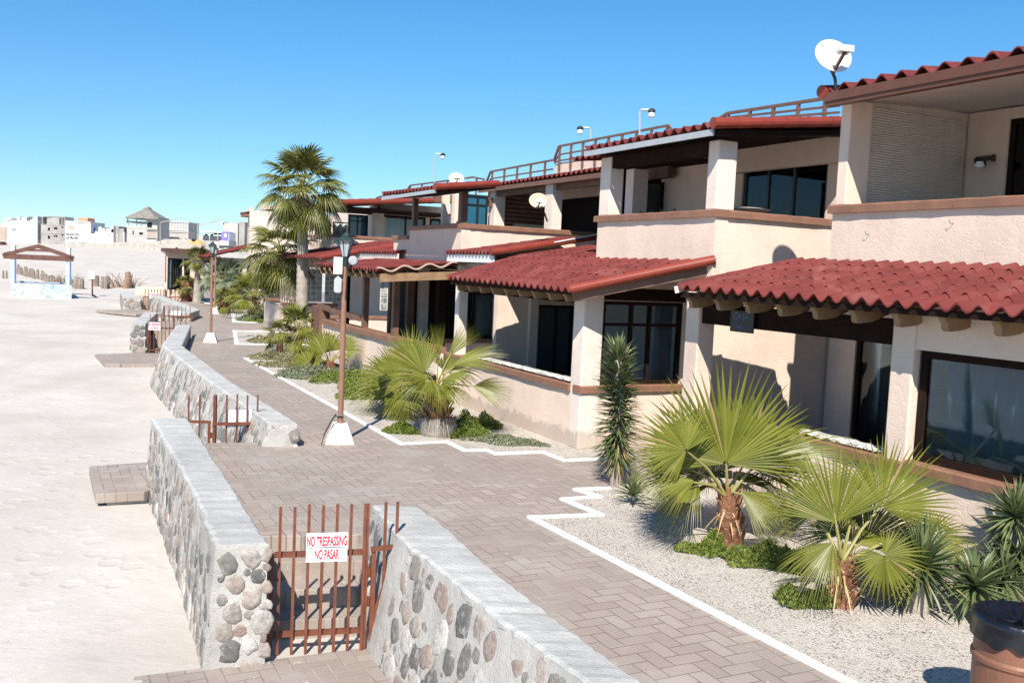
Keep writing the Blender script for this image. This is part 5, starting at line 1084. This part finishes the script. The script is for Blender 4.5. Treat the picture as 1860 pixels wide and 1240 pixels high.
px_=W(64,8.9);mb=MB();c=PY(347,545,62.5);mb.lathe((c.x,c.y,0),[(.62,0),(.7,.3),(.68,1.3),(.72,1.5),(.66,1.55)],20);o=mb.build('brown_drum',simple('terracotta',(.3,.11,.06),.7,.2,2,0),loc=(c.x,c.y,0));tag(o,'large reddish brown barrel beside the far pink house door','barrel')
def dish(label,c,face,w,hh,foot,arm=True,shade=DISHM):
    c=Vector(c);f=Vector(face).normalized();X=f.cross(Vector((0,0,1))).normalized();Y_=X.cross(f);root=thing('satellite_dish',label,'satellite dish',foot)
    mb=MB();n=28;vs=[];rings=(0,.3,.6,.85,1.)
    for s_ in (0,1):
        for r in rings:
            for j in range(n):
                t=2*math.pi*j/n;vs.append(c+X*w*r*math.cos(t)+Y_*hh*r*math.sin(t)+f*(.16*w*r*r-.012*s_))
    fs=[];m=len(rings)*n
    for s_ in (0,1):
        for i in range(len(rings)-1):
            for j in range(n): q=(s_*m+i*n+j,s_*m+i*n+(j+1)%n,s_*m+(i+1)*n+(j+1)%n,s_*m+(i+1)*n+j);fs.append(q if s_==0 else q[::-1])
    for j in range(n): fs.append((m-n+j,m-n+(j+1)%n,2*m-n+(j+1)%n,2*m-n+j))
    mb.add(vs,fs);mb.build('reflector',shade,root,smooth=True)
    foot=Vector(foot);b=c-f*.06-Y_*hh*.55;mb=MB();mb.tube([foot,foot+(b-foot)*.3+Vector((0,0,.08)),b,c-f*.03],[.022,.022,.022,.03],8);mb.build('mast',BLACKM,root)
    e=c+f*w*1.15-Y_*hh*.25;mb=MB();mb.bar(c-Y_*hh*.95-f*.02,e-f*.03-Y_*.03,.03,.04);mb.build('feed_arm',TRIM,root)
    mb=MB();mb.bar(e-X*.1,e+X*.1,.07,.08);mb.tube([e-X*.05,e-X*.05-f*.09],[.035,.045],10);mb.tube([e+X*.05,e+X*.05-f*.09],[.035,.045],10);mb.build('feed_horn',WHITE,root)
c=PY(1511,104,13.0);dish('big satellite dish on the corner of the nearest house roof',c,(.25,-1,.35),.28,.24,PY(1519,166,13.0))
c=PY(829,325,26.5);dish('satellite dish above the brown corner post of the third house',c,(.2,-1,.3),.22,.17,PY(825,345,26.3))
c=PY(978,365,23.6);dish('round beige satellite dish on an arm over the balcony parapet of the third house',c,(.1,-1,.15),.24,.19,PY(994,402,24.2),shade=simple('dish_beige',(.62,.5,.38),.5,.08,4,0))
c=Vector(W(13.,11.0,4.1));root=thing('patio_table','round pale patio table on the second house balcony seen just over the parapet','table',(c.x,c.y,3.2));mb=MB();mb.lathe((c.x,c.y,4.3),[(.5,0),(.52,.02),(.3,.05)],28);mb.build('table_top',STUCW,root);mb=MB();mb.tube([(c.x,c.y,3.2),(c.x,c.y,4.3)],.03);mb.build('leg',WHITE,root)
for i,(a,b_) in enumerate(((14.3,10.2),(15.0,10.2))):
    root=thing('patio_chair',('left one of two dark chair backs showing over the second house balcony wall','right one of two dark chair backs showing over the second house balcony wall')[1-i],'chair',W(a,b_,3.2))
    mb=MB()
    for da,db in ((-.2,-.2),(.2,-.2),(-.2,.2),(.2,.2)): mb.bar(W(a+da,b_+db,3.2),W(a+da,b_+db,3.65 if db<0 else 4.34),.03)
    mb.build('frame',BLACKM,root);bx(root,'seat',BLACKM,a-.22,a+.22,b_-.22,b_+.22,3.65,3.68);bx(root,'backrest',BLACKM,a-.2,a+.2,b_+.17,b_+.2,4.15,4.3)
g1=thing('barbecue_grill','black barbecue grill with rounded lid on the third house terrace behind the beige dish','grill',W(23.6,12.0,3.2));mb=MB()
gc=W(23.2,12.2,4.05)
cx=Vector(gc);e1=Vector((VX[0],VX[1],0));m=12;vs=[]
for s_ in (-.45,.45):
    for i in range(m+1): t=math.pi*i/m;vs.append(cx+e1*s_+Vector((UX[0],UX[1],0))*.26*math.cos(t)+Vector((0,0,1))*.3*math.sin(t))
mb.add(vs,[tuple(range(m+1)),tuple(range(2*m+1,m,-1))]+[(i,i+1,m+2+i,m+1+i) for i in range(m)]+[(0,m+1,2*m+1,m)]);mb.build('lid',BLACKM,g1,smooth=False)
bx(g1,'body',BLACKM,22.95,23.45,11.72,12.68,3.7,4.04);bx(g1,'stand',BLACKM,(23.,23.04,11.8,11.84,3.2,3.7),(23.,23.04,12.56,12.6,3.2,3.7),(23.4,23.44,12.56,12.6,3.2,3.7),(23.4,23.44,11.8,11.84,3.2,3.7))
# blankets over the porch walls
def blanket(label,a0,a1,b0,z):
    mb=MB();n=int(abs(a1-a0)/.06);vs=[]
    prof=[(-.02,-.10),(-.015,.012),(.09,.02),(.20,.02),(.31,.018),(.33,-.05),(.34,-.3)]
    for i in range(n+1):
        t=i/n;a=a0+(a1-a0)*t
        for j,(db,dz) in enumerate(prof):
            if j==0: db=-.012;dz=.012
            w=noise.noise(Vector((a*2.2,j*.6,2)));vs.append(W(a,b0+db+.012*w*(j>1),z+dz+max(0,.022*noise.noise(Vector((a*5,j*.9,1))))))
    k=len(prof);mb.add(vs,[(i*k+j,i*k+j+1,(i+1)*k+j+1,(i+1)*k+j) for i in range(n) for j in range(k-1)])
    c=W((a0+a1)/2,b0,z);o=mb.build('striped_blanket',BLANK,loc=c,smooth=True);tag(o,label,'blanket');md=o.modifiers.new('thick','SOLIDIFY');md.thickness=.008;return o
blanket('white striped blanket laid along the second house porch wall',14.35,18.3,8.5,1.14)
blanket('white patterned blanket laid on the nearest house porch wall',7.75,9.3,8.88,1.13)
blanket('pale strip of blanket on the side porch wall under the barred window',13.9,13.9,8.9,1.13) if False else None
# ---------------------------------------------------------------- gazebo, posts, brush, beach sign
def GT(px,py,y0=45,y1=260):
    Y=y0
    while Y<y1:
        p=PY(px,py,Y)
        if p.z<=tz(p.x,p.y): return p
        Y+=.25
    return PY(px,py,y1)
def zt_(x,y): return tz(x,y)
GY=68.;gz=zt_(-30,70)-.05
c0=G(18,540,gz);c1=G(131,524,gz)
root=thing('beach_gazebo','open gabled beach shelter frame on a blue and white graffitied plinth','shelter',(c0[0],c0[1],gz))
A0=PY(20,535,GY);A1=PY(130,521,GY+.9);zt=PY(20,514,GY).z;A0.z=A1.z=0
dl=(A1-A0);dl.z=0;Lg=dl.length;dn=dl.normalized();dp=Vector((-.47,.88,0))
mb=MB();q=[A0,A1,A1+dp*5.6,A0+dp*5.6];mb.hexa([(p.x,p.y,gz-.6) for p in q]+[(p.x,p.y,zt) for p in q]);mb.build('plinth',LBW,root)
for k,(s_,t_) in enumerate(((.04,.2),(.04,2.3),(.04,4.3),(.95,.2),)):
    p=A0+dn*Lg*s_+dp*t_;mb=MB();mb.bar((p.x,p.y,zt),(p.x,p.y,zt+1.75),.26,.26);mb.build('post',LBLUE,root);mb=MB();mb.bar((p.x,p.y,zt+1.75),(p.x,p.y,zt+2.75),.24,.24);mb.build('post',WHITE,root)
ztop=PY(20,466,GY).z
for t_ in (.1,4.4):
    a=A0-dn*.5+dp*t_;b_=A1+dn*.1+dp*t_;m_=(a+b_)/2;mb=MB();mb.bar((a.x,a.y,ztop),(b_.x,b_.y,ztop),.16,.34);apex=ztop+.85
    mb.bar((a.x,a.y,ztop+.1),(m_.x,m_.y,apex),.16,.26);mb.bar((m_.x,m_.y,apex),(b_.x,b_.y,ztop+.1),.16,.26);c_=(a+m_)/2;d_=(m_+b_)/2;mb.bar((c_.x,c_.y,(ztop+apex)/2+.1),(d_.x,d_.y,(ztop+apex)/2+.1),.12,.16);mb.build('roof_truss',GAZ,root)
for f_ in (0,.5,1):
    a=A0-dn*.5+dn*(Lg+.6)*f_;z_=ztop+.1+(.75 if f_==.5 else 0);a2=a+dp*4.5;mb=MB();mb.bar((a.x,a.y,z_),(a2.x,a2.y,z_),.14,.2);mb.build('beam',GAZ,root)
rs=random.Random(4);k=0
prow=[(6,497,84),(12,497,85),(31,492,86)]
row=[(32+i*4.3,489+i*1.25) for i in range(8)]+[(66,497),(69,498),(75,500),(77,500)]+[(80+i*4.4,502+i*1.8) for i in range(5)]+[(104,509),(108,508),(116,512),(121,513)]+[(126,510),(131,512),(137,511),(141,512),(146,512),(174,507),(187,511),(192,512),(196,511)]
for i,(px,py) in enumerate([(6,497),(12,497)]+row):
    big=i>24;p=GT(px,py+(13 if big else 9));x,y,z=p.x,p.y,tz(p.x,p.y);hp=rs.uniform(14,18)*(1.25 if big else 1)*p.y/F;w=rs.uniform(.09,.16)*(1.7 if big else 1);ly_=rs.uniform(-.1,.1)
    mb=MB();mb.tube([(x,y,z-.3),(x+ly_*.5,y,z+hp/2),(x+ly_,y,z+hp)],[w,w*1.08,w*.85],7)
    o=mb.build('fence_post',POSTM,loc=(x,y,z));tag(o,'weathered wooden stub post in the broken row across the sand behind the beach shelter','post','weathered posts in a row across the beach')
def branchy(label,px,py,Y,n,sz,mat,rs):
    c=GT(px,py,60);z=tz(c.x,c.y);root=thing('brush_pile',label,'driftwood',(c.x,c.y,z));mb=MB()
    for i in range(n):
        p=Vector((c.x+rs.uniform(-1,1)*sz,c.y+rs.uniform(-.5,.5)*sz,z-.1));d=Vector((rs.uniform(-.8,.9),rs.uniform(-.4,.4),rs.uniform(.3,1.2))).normalized()
        for s_ in range(4):
            q=p+d*sz*rs.uniform(.2,.38);mb.tube([p,q],[.07*sz/(s_+1.5),.05*sz/(s_+2)],5);p=q;d=(d+Vector((rs.uniform(-.6,.6),rs.uniform(-.4,.4),rs.uniform(-.3,.4)))).normalized()
    mb.build('branches',mat,root);return root
branchy('tangled heap of dead brown branches behind the farthest gate',222,522,75,46,1.35,BRUSHM,rs)
c=GT(233,524,60);z=tz(c.x,c.y);mb=MB();mb.tube([(c.x-.3,c.y,z-.3),(c.x,c.y,z+.9),(c.x-.1,c.y,z+1.5)],[.3,.27,.22],9);o=mb.build('dead_stump',BRUSHM,loc=(c.x,c.y,z));tag(o,'thick upright dead stump in front of the dead branches','stump')
branchy('pale dry thicket by the posts right of the beach shelter',106,512,84,16,1.0,POSTM,rs)
branchy('grey driftwood pile right of the beach shelter plinth',132,512,82,14,.9,POSTM,rs)
p=GT(168,539,50);z=tz(p.x,p.y);root=thing('beach_sign','blank pale board on a thin rusty post standing in the beach sand','sign',(p.x,p.y,z));tp=z+46*p.y/F
mb=MB();mb.bar((p.x,p.y,z-.2),(p.x-.05,p.y,tp),.08);mb.bar((p.x-.3,p.y,tp-.65),(p.x+.25,p.y,tp-.65),.06);mb.build('post',RUST,root);mb=MB();mb.box(p.x-.3,p.x+.18,p.y-.08,p.y-.05,tp-.6,tp);mb.build('board',SIGNW,root)
# ---------------------------------------------------------------- the town
TY=235.
def tb(Y=TY):
    return Y
def px_box(mb,x0,x1,y0,y1,Y,dep,dy=0):
    a=PY(x0,y1,Y);b_=PY(x1,y0,Y);mb.box(a.x,b_.x,Y+dy,Y+dep,PY((x0+x1)/2,y1,Y).z,PY((x0+x1)/2,y0,Y).z)
def bld(name,label,cat,x0,x1,Y=TY):
    c=PY((x0+x1)/2,445,Y);return thing(name,label,cat,(c.x,c.y,tz(c.x,c.y)-.5))
def pxpart(root,name,mat,boxes,Y=TY,dep=8.,dy=0):
    first=None
    for cl in clusters([(b[0],b[1],b[2],b[3],0,1) for b in boxes],.6):
        mb=MB()
        for b in cl: px_box(mb,b[0],b[1],b[2],b[3],Y,dep,dy)
        o=mb.build(name,mat,root);first=first or o
    return first
def wins(root,boxes,Y=TY,mat=DARK,fr=True):
    for b_ in boxes: 
        w=pxpart(root,'window',mat,[b_],Y,.1,-.08)
r=bld('town_house','tan walled building cut by the left picture edge','house',-10,11);pxpart(r,'wall',HBRN,[(-25,11,410,450)],TY+6)
r=bld('town_house','tall plain white house at the far left of the town','house',12,68);pxpart(r,'wall',HWHITE,[(12,68,401,450)]);pxpart(r,'roof_room',HWHITE,[(8,20,396,401.2),(3,12,404,412),(31,36,393,401.2),(63,68,393,401.2)],TY,5);pxpart(r,'roof_room',HGREY2,[(36,47,394,401.2)],TY,4,.5)
pxpart(r,'wall_step',HWHITE,[(59,63,396.5,401.2),(55,59,399,401.2)],TY,.6);pxpart(r,'roof_frame',GREYM,[(49,67,392.3,393),(50,50.6,393,401),(54,54.6,393,401)],TY,.5,1);wins(r,[(21.5,25,414,419.5),(25.7,29,414,419.5),(34,37,412,413.5),(42,45,426,427.3)],mat=HGREY)
r=bld('town_house','unfinished grey block building between the two white houses','house',72,118);pxpart(r,'wall',HGREY,[(74,118,408.5,450)]);pxpart(r,'floor_band',HGREY2,[(74,118,408,409),(74,118,423,424),(93.5,94.7,409,446)],TY,8.1,-.12);pxpart(r,'upper_wall',HGREY,[(85,95,396,408),(95,108,395.5,408)],TY,5)
pxpart(r,'roof_frame',HGREY2,[(76,117,392.6,393.6),(110,111,393.5,408),(113,114,393.5,408),(116.3,117.3,393.5,408),(75.5,76.5,393.5,408)],TY,5,.2);wins(r,[(87,91,413.5,418.5),(98,104.5,412.8,416.5),(112,115,411.5,414),(87,91,428,433.5),(98,100.5,427,430),(101.5,104.5,427,430.5),(112,115,425,428)])
mb=MB();p=PY(80,408,TY+3);mb.lathe((p.x,p.y,p.z),[(.75,0),(.75,1.8),(.35,2.2)],12);mb.build('water_tank',GREYM,r)
r=bld('town_shop','white two storey shop with black lettering and an orange roof room','shop',118,165);pxpart(r,'wall',HWHITE,[(118,165,402,450)]);pxpart(r,'floor_band',HGREY2,[(118,165,421.7,422.3),(138.5,139.,402,441),(118,136,440.5,441.7),(140,160,440.7,441.7)],TY,8.1,-.1);pxpart(r,'roof_room',ORNG,[(138,156,395,403)],TY,5,1);pxpart(r,'roof_edge',HWHITE,[(140,165,403,404.2)],TY,.6,-.25);wins(r,[(124,134,409.5,417)],mat=HBRN);wins(r,[(119,136,440,441.5),(140,160,440.2,441.4)])
wl=[o for o in r.children if o.name.startswith('wall')][0]
for s_,x,y,w_,hh in (('ABARROTES',131.5,425.8,25,3.2),('LA PLAYA',130.5,432,23,5.2)):
    p=PY(x,y,TY-.12);px1=TY/F;m=frame(p,(1,0,0),(0,-1,0));sz=hh*px1*1.35;text('lettering',s_,sz,SIGNK,wl,m,xs=w_*px1/(sz*len(s_)*.6),shear=.25 if s_[0]=='L' else 0,bold=.02*sz)
r=bld('water_tower','blue water tank on a thin stand beside the white shop','water tank',167,173);p=PY(170,424,TY+2);mb=MB();mb.lathe((p.x,p.y,p.z),[(.3,-1.5),(.42,0),(.42,1.4),(.2,1.6)],10);mb.build('tank',BLUE,r);mb=MB();mb.bar((p.x,p.y,p.z-4.),(p.x,p.y,p.z-1.4),.3);mb.build('stand',HGREY,r)
r=bld('town_house','low white house with a stepped roofline right of the shop','house',170,206);pxpart(r,'wall',HWHITE,[(172,206,421,450),(192,206,416,422),(202,206,410,422),(165,172,424,450)],TY-1);pxpart(r,'roof_room',HWHITE,[(179,184,412,421),(184,190,415,421)],TY,5);wins(r,[(184,186,427,429),(198,200,425,429),(168,169,424,429)],TY-1,HGREY)
r=bld('town_house','dark grey sided block house next to the low white house','house',206,226);pxpart(r,'wall',HGREY,[(206,216,411,450),(216,225.5,415,450)],TY,8);pxpart(r,'corner',HWHITE,[(224.7,226.5,422,446)],TY,8,-.2);wins(r,[(207.5,210.5,425.5,430),(212,215,425.5,430)],mat=HGREY2)
r=bld('palapa_tower','tall concrete tower house with a grey thatched hip roof','house',229,287);pxpart(r,'wall',HGREY2,[(230,286,416,450),(268,286,394,418),(230,268,410,416)],TY-3);pxpart(r,'floor_slab',HGREY2,[(229,270,402,404.5)],TY-3,8,-.2);pxpart(r,'column',HWHITE,[(231,232.5,393,404),(247,248.2,393,412),(265.5,267,393,412),(231,232.5,404,412),(256,257,404,412)],TY-3,.3,-.15)
pxpart(r,'ground_bay',HWHITE,[(266.5,284,435,448)],TY-3,8,-.25);wins(r,[(253,259.5,422,426),(268,276,404,413),(241,243,419,425.5),(270,273,438,447)],TY-3);pxpart(r,'floor_line',DARK,[(267,285,419,420),(267,285,433.5,434.5)],TY-3,8,-.12);pxpart(r,'painted_bay',HBRN,[(268,283,421,433)],TY-3,8,-.1)
mb=MB();Y=TY-3;e=PY(229,396,Y);e2=PY(288,396,Y);ap=PY(252,378,Y);ap2=PY(262,378,Y);ze_=e.z;q=[(e.x,Y-1.5,ze_),(e2.x,Y-1.5,ze_),(e2.x,Y+9,ze_),(e.x,Y+9,ze_),(ap.x,Y+3,ap.z),(ap2.x,Y+3,ap.z),(ap2.x,Y+5,ap.z),(ap.x,Y+5,ap.z)];mb.hexa(q)
mb.hexa([(ap.x-.1,Y+2.8,ap.z),(ap2.x+.1,Y+2.8,ap.z),(ap2.x+.1,Y+5.2,ap.z),(ap.x-.1,Y+5.2,ap.z),(ap.x+.4,Y+3.3,ap.z+.6),(ap2.x-.4,Y+3.3,ap.z+.6),(ap2.x-.4,Y+4.7,ap.z+.6),(ap.x+.4,Y+4.7,ap.z+.6)]);mb.build('thatched_roof',THATCH,r)
r=bld('town_house','unfinished grey shell with plastered columns standing alone right of the thatched tower','house',305,343,TY+10);pxpart(r,'wall',HGREY2,[(306,342.5,404,450)],TY+10);pxpart(r,'floor_band',HWHITE,[(305,343.5,402.5,404),(305,343.5,418,419),(305,343.5,421,422)],TY+10,8.1,-.2);pxpart(r,'column',HWHITE,[(305.5+i*5.1,306.7+i*5.1,404,418) for i in range(8)],TY+10,.5,-.15);wins(r,[(326,330,433.5,435),(307,313,434,435),(336,340,433.5,435)],TY+10)
r=bld('town_house','grey two tone block house at the right end of the town','house',402,436);pxpart(r,'wall',HGREY2,[(404,432.5,405,450)],TY);pxpart(r,'dark_side',HGREY,[(432.5,444,403,455)],TY,8,.3);pxpart(r,'water_tank',HWHITE,[(401,407,402.5,408)],TY,4)
r=bld('purple_shack','small purple gabled shack with white window','shack',402,416,TY-12);pxpart(r,'wall',PURP,[(402,415.5,422,437)],TY-12,5);pxpart(r,'gable',PURP,[(405,412.5,421,422)],TY-12,5);pxpart(r,'corner_trim',HWHITE,[(415.5,416.5,423,437)],TY-12,5,-.1);pxpart(r,'window',HWHITE,[(407,411.7,424.5,431)],TY-12,.1,-.1);pxpart(r,'base_wall',HGREY2,[(398,416,437,446)],TY-12,6)
r=bld('flat_shelter','flat white canopy over dark clutter beside the purple shack','shelter',360,402,TY-9);pxpart(r,'roof',HWHITE,[(363,403,420.5,422.3)],TY-9,6);pxpart(r,'column',HWHITE,[(380,381,422,436),(395,396,422,436)],TY-9,.4);pxpart(r,'clutter',MAROON,[(388,402,423,426),(372,375,425,429),(383,385,425,429)],TY-6,1);pxpart(r,'rubble_wall',HGREY2,[(360,398,428,450)],TY-7,4)
r=bld('parked_boat','ochre upturned hull with dark end by the rubble lot','boat',347,370,TY-14);p=PY(358,441,TY-14);mb=MB();n=12;vs=[]
for i in range(9):
    t=i/8;x=p.x-1.7+3.4*t;rr=.95*math.sin(math.pi*min(1,.12+t*.9))**.5
    for j in range(n): an=math.pi*j/(n-1);vs.append((x,p.y+rr*math.cos(an),p.z-.4+rr*1.25*math.sin(an)))
mb.add(vs,[(i*n+j,i*n+j+1,(i+1)*n+j+1,(i+1)*n+j) for i in range(8) for j in range(n-1)]);mb.build('hull',simple('ochre_paint',(.5,.33,.12),.7,.2,1,0),r,smooth=True);pxpart(r,'dark_end',DARK,[(347.5,354,434,437)],TY-15,1)
r=bld('perimeter_wall','long low grey block wall running in front of the town','wall',60,340,TY-10)
mb=MB();pts=[(-20,447),(60,445.5),(130,443),(226,440),(290,438),(300,434),(345,434.5),(372,436)]
for (xa,ya),(xb,yb) in zip(pts,pts[1:]):
    a=PY(xa,ya,TY-10);b_=PY(xb,yb,TY-10);mb.hexa([(a.x,a.y,a.z-4),(b_.x,b_.y,b_.z-4),(b_.x,b_.y+.3,b_.z-4),(a.x,a.y+.3,a.z-4),(a.x,a.y,a.z),(b_.x,b_.y,b_.z),(b_.x,b_.y+.3,b_.z),(a.x,a.y+.3,a.z)])
mb.build('wall',TWALL,r);pl=MB()
for k in range(16): p=PY(8+k*18,440.5-.03*(8+k*18)*.3,TY-10);pl.box(p.x-.15,p.x+.15,p.y-.12,p.y+.0,p.z-4,p.z-.5)
pl.build('piers',HGREY2,r)
r=thing('parked_truck','dark red vehicle parked by the wall at the left picture edge','vehicle',PY(2,450,TY-25));pxpart(r,'body',simple('dark_red',(.12,.03,.025),.4,.2,1,0),[(-8,4,441,446),(-8,2,438.5,441)],TY-25,2);mb=MB();
for xx in (-5,2.5): p=PY(xx,446.5,TY-25.1);mb.tube([(p.x,p.y-.05,p.z),(p.x,p.y+.3,p.z)],.42,12)
mb.build('wheels',BLACKM,r)
# ---------------------------------------------------------------- light, sky, camera
sun_dir=Vector((.13,.99,0)).normalized()  # direction the light travels, on plan
EL=rad(44)
L=bpy.data.lights.new('sun','SUN');L.energy=5.0;L.angle=rad(.5);L.color=(1,.94,.85)
lo=bpy.data.objects.new('sun',L);COL.objects.link(lo)
dv=Vector((sun_dir.x*math.cos(EL),sun_dir.y*math.cos(EL),-math.sin(EL)));lo.rotation_euler=dv.to_track_quat('-Z','Y').to_euler();lo.location=(0,-10,20)
w=bpy.data.worlds.new('World');sc.world=w;w.use_nodes=True;t=w.node_tree
sk=t.nodes.new('ShaderNodeTexSky');sk.sky_type='NISHITA';sk.sun_disc=False;sk.sun_elevation=EL;sk.sun_rotation=math.atan2(-sun_dir.x,-sun_dir.y)
sk.altitude=0;sk.air_density=1.;sk.dust_density=0.;sk.ozone_density=3.
tc=t.nodes.new('ShaderNodeTexCoord');sx=t.nodes.new('ShaderNodeSeparateXYZ');t.links.new(tc.outputs['Generated'],sx.inputs[0])
cr_=t.nodes.new('ShaderNodeValToRGB');e=cr_.color_ramp.elements;e[0].position=.0;e[0].color=(1.4,1.8,2.15,1);e[1].position=.30;e[1].color=(.86,1.98,2.55,1);t.links.new(sx.outputs[2],cr_.inputs[0])
mx=t.nodes.new('ShaderNodeMix');mx.data_type='RGBA';mx.blend_type='MULTIPLY';mx.inputs[0].default_value=1;t.links.new(sk.outputs[0],mx.inputs[6]);t.links.new(cr_.outputs[0],mx.inputs[7])
t.links.new(mx.outputs[2],t.nodes['Background'].inputs[0]);t.nodes['Background'].inputs[1].default_value=.041
cam=bpy.data.cameras.new('camera');co=bpy.data.objects.new('camera',cam);COL.objects.link(co);sc.camera=co
cam.sensor_width=36;cam.lens=36*F/1860;cam.clip_end=6000;cam.clip_start=.1
fw=Vector((0,cp,-sp));
rgt=Vector((cr,0,0));  # roll about the view axis
up0=Vector((0,sp,cp));r0=Vector((1,0,0))
# image x axis in world: d(ray)/da ; image y axis: d(ray)/db
X=r0*cr+up0*sr;Y=-r0*sr+up0*cr
M=Matrix(((X.x,Y.x,-fw.x),(X.y,Y.y,-fw.y),(X.z,Y.z,-fw.z))).to_4x4();M.translation=(0,0,H);co.matrix_world=M
sc.view_settings.view_transform='Standard';sc.view_settings.look='None';sc.view_settings.exposure=.56;sc.view_settings.gamma=1
sc.cycles.max_bounces=6;sc.cycles.diffuse_bounces=2;sc.cycles.transparent_max_bounces=12
sc.render.resolution_x=1024;sc.render.resolution_y=682
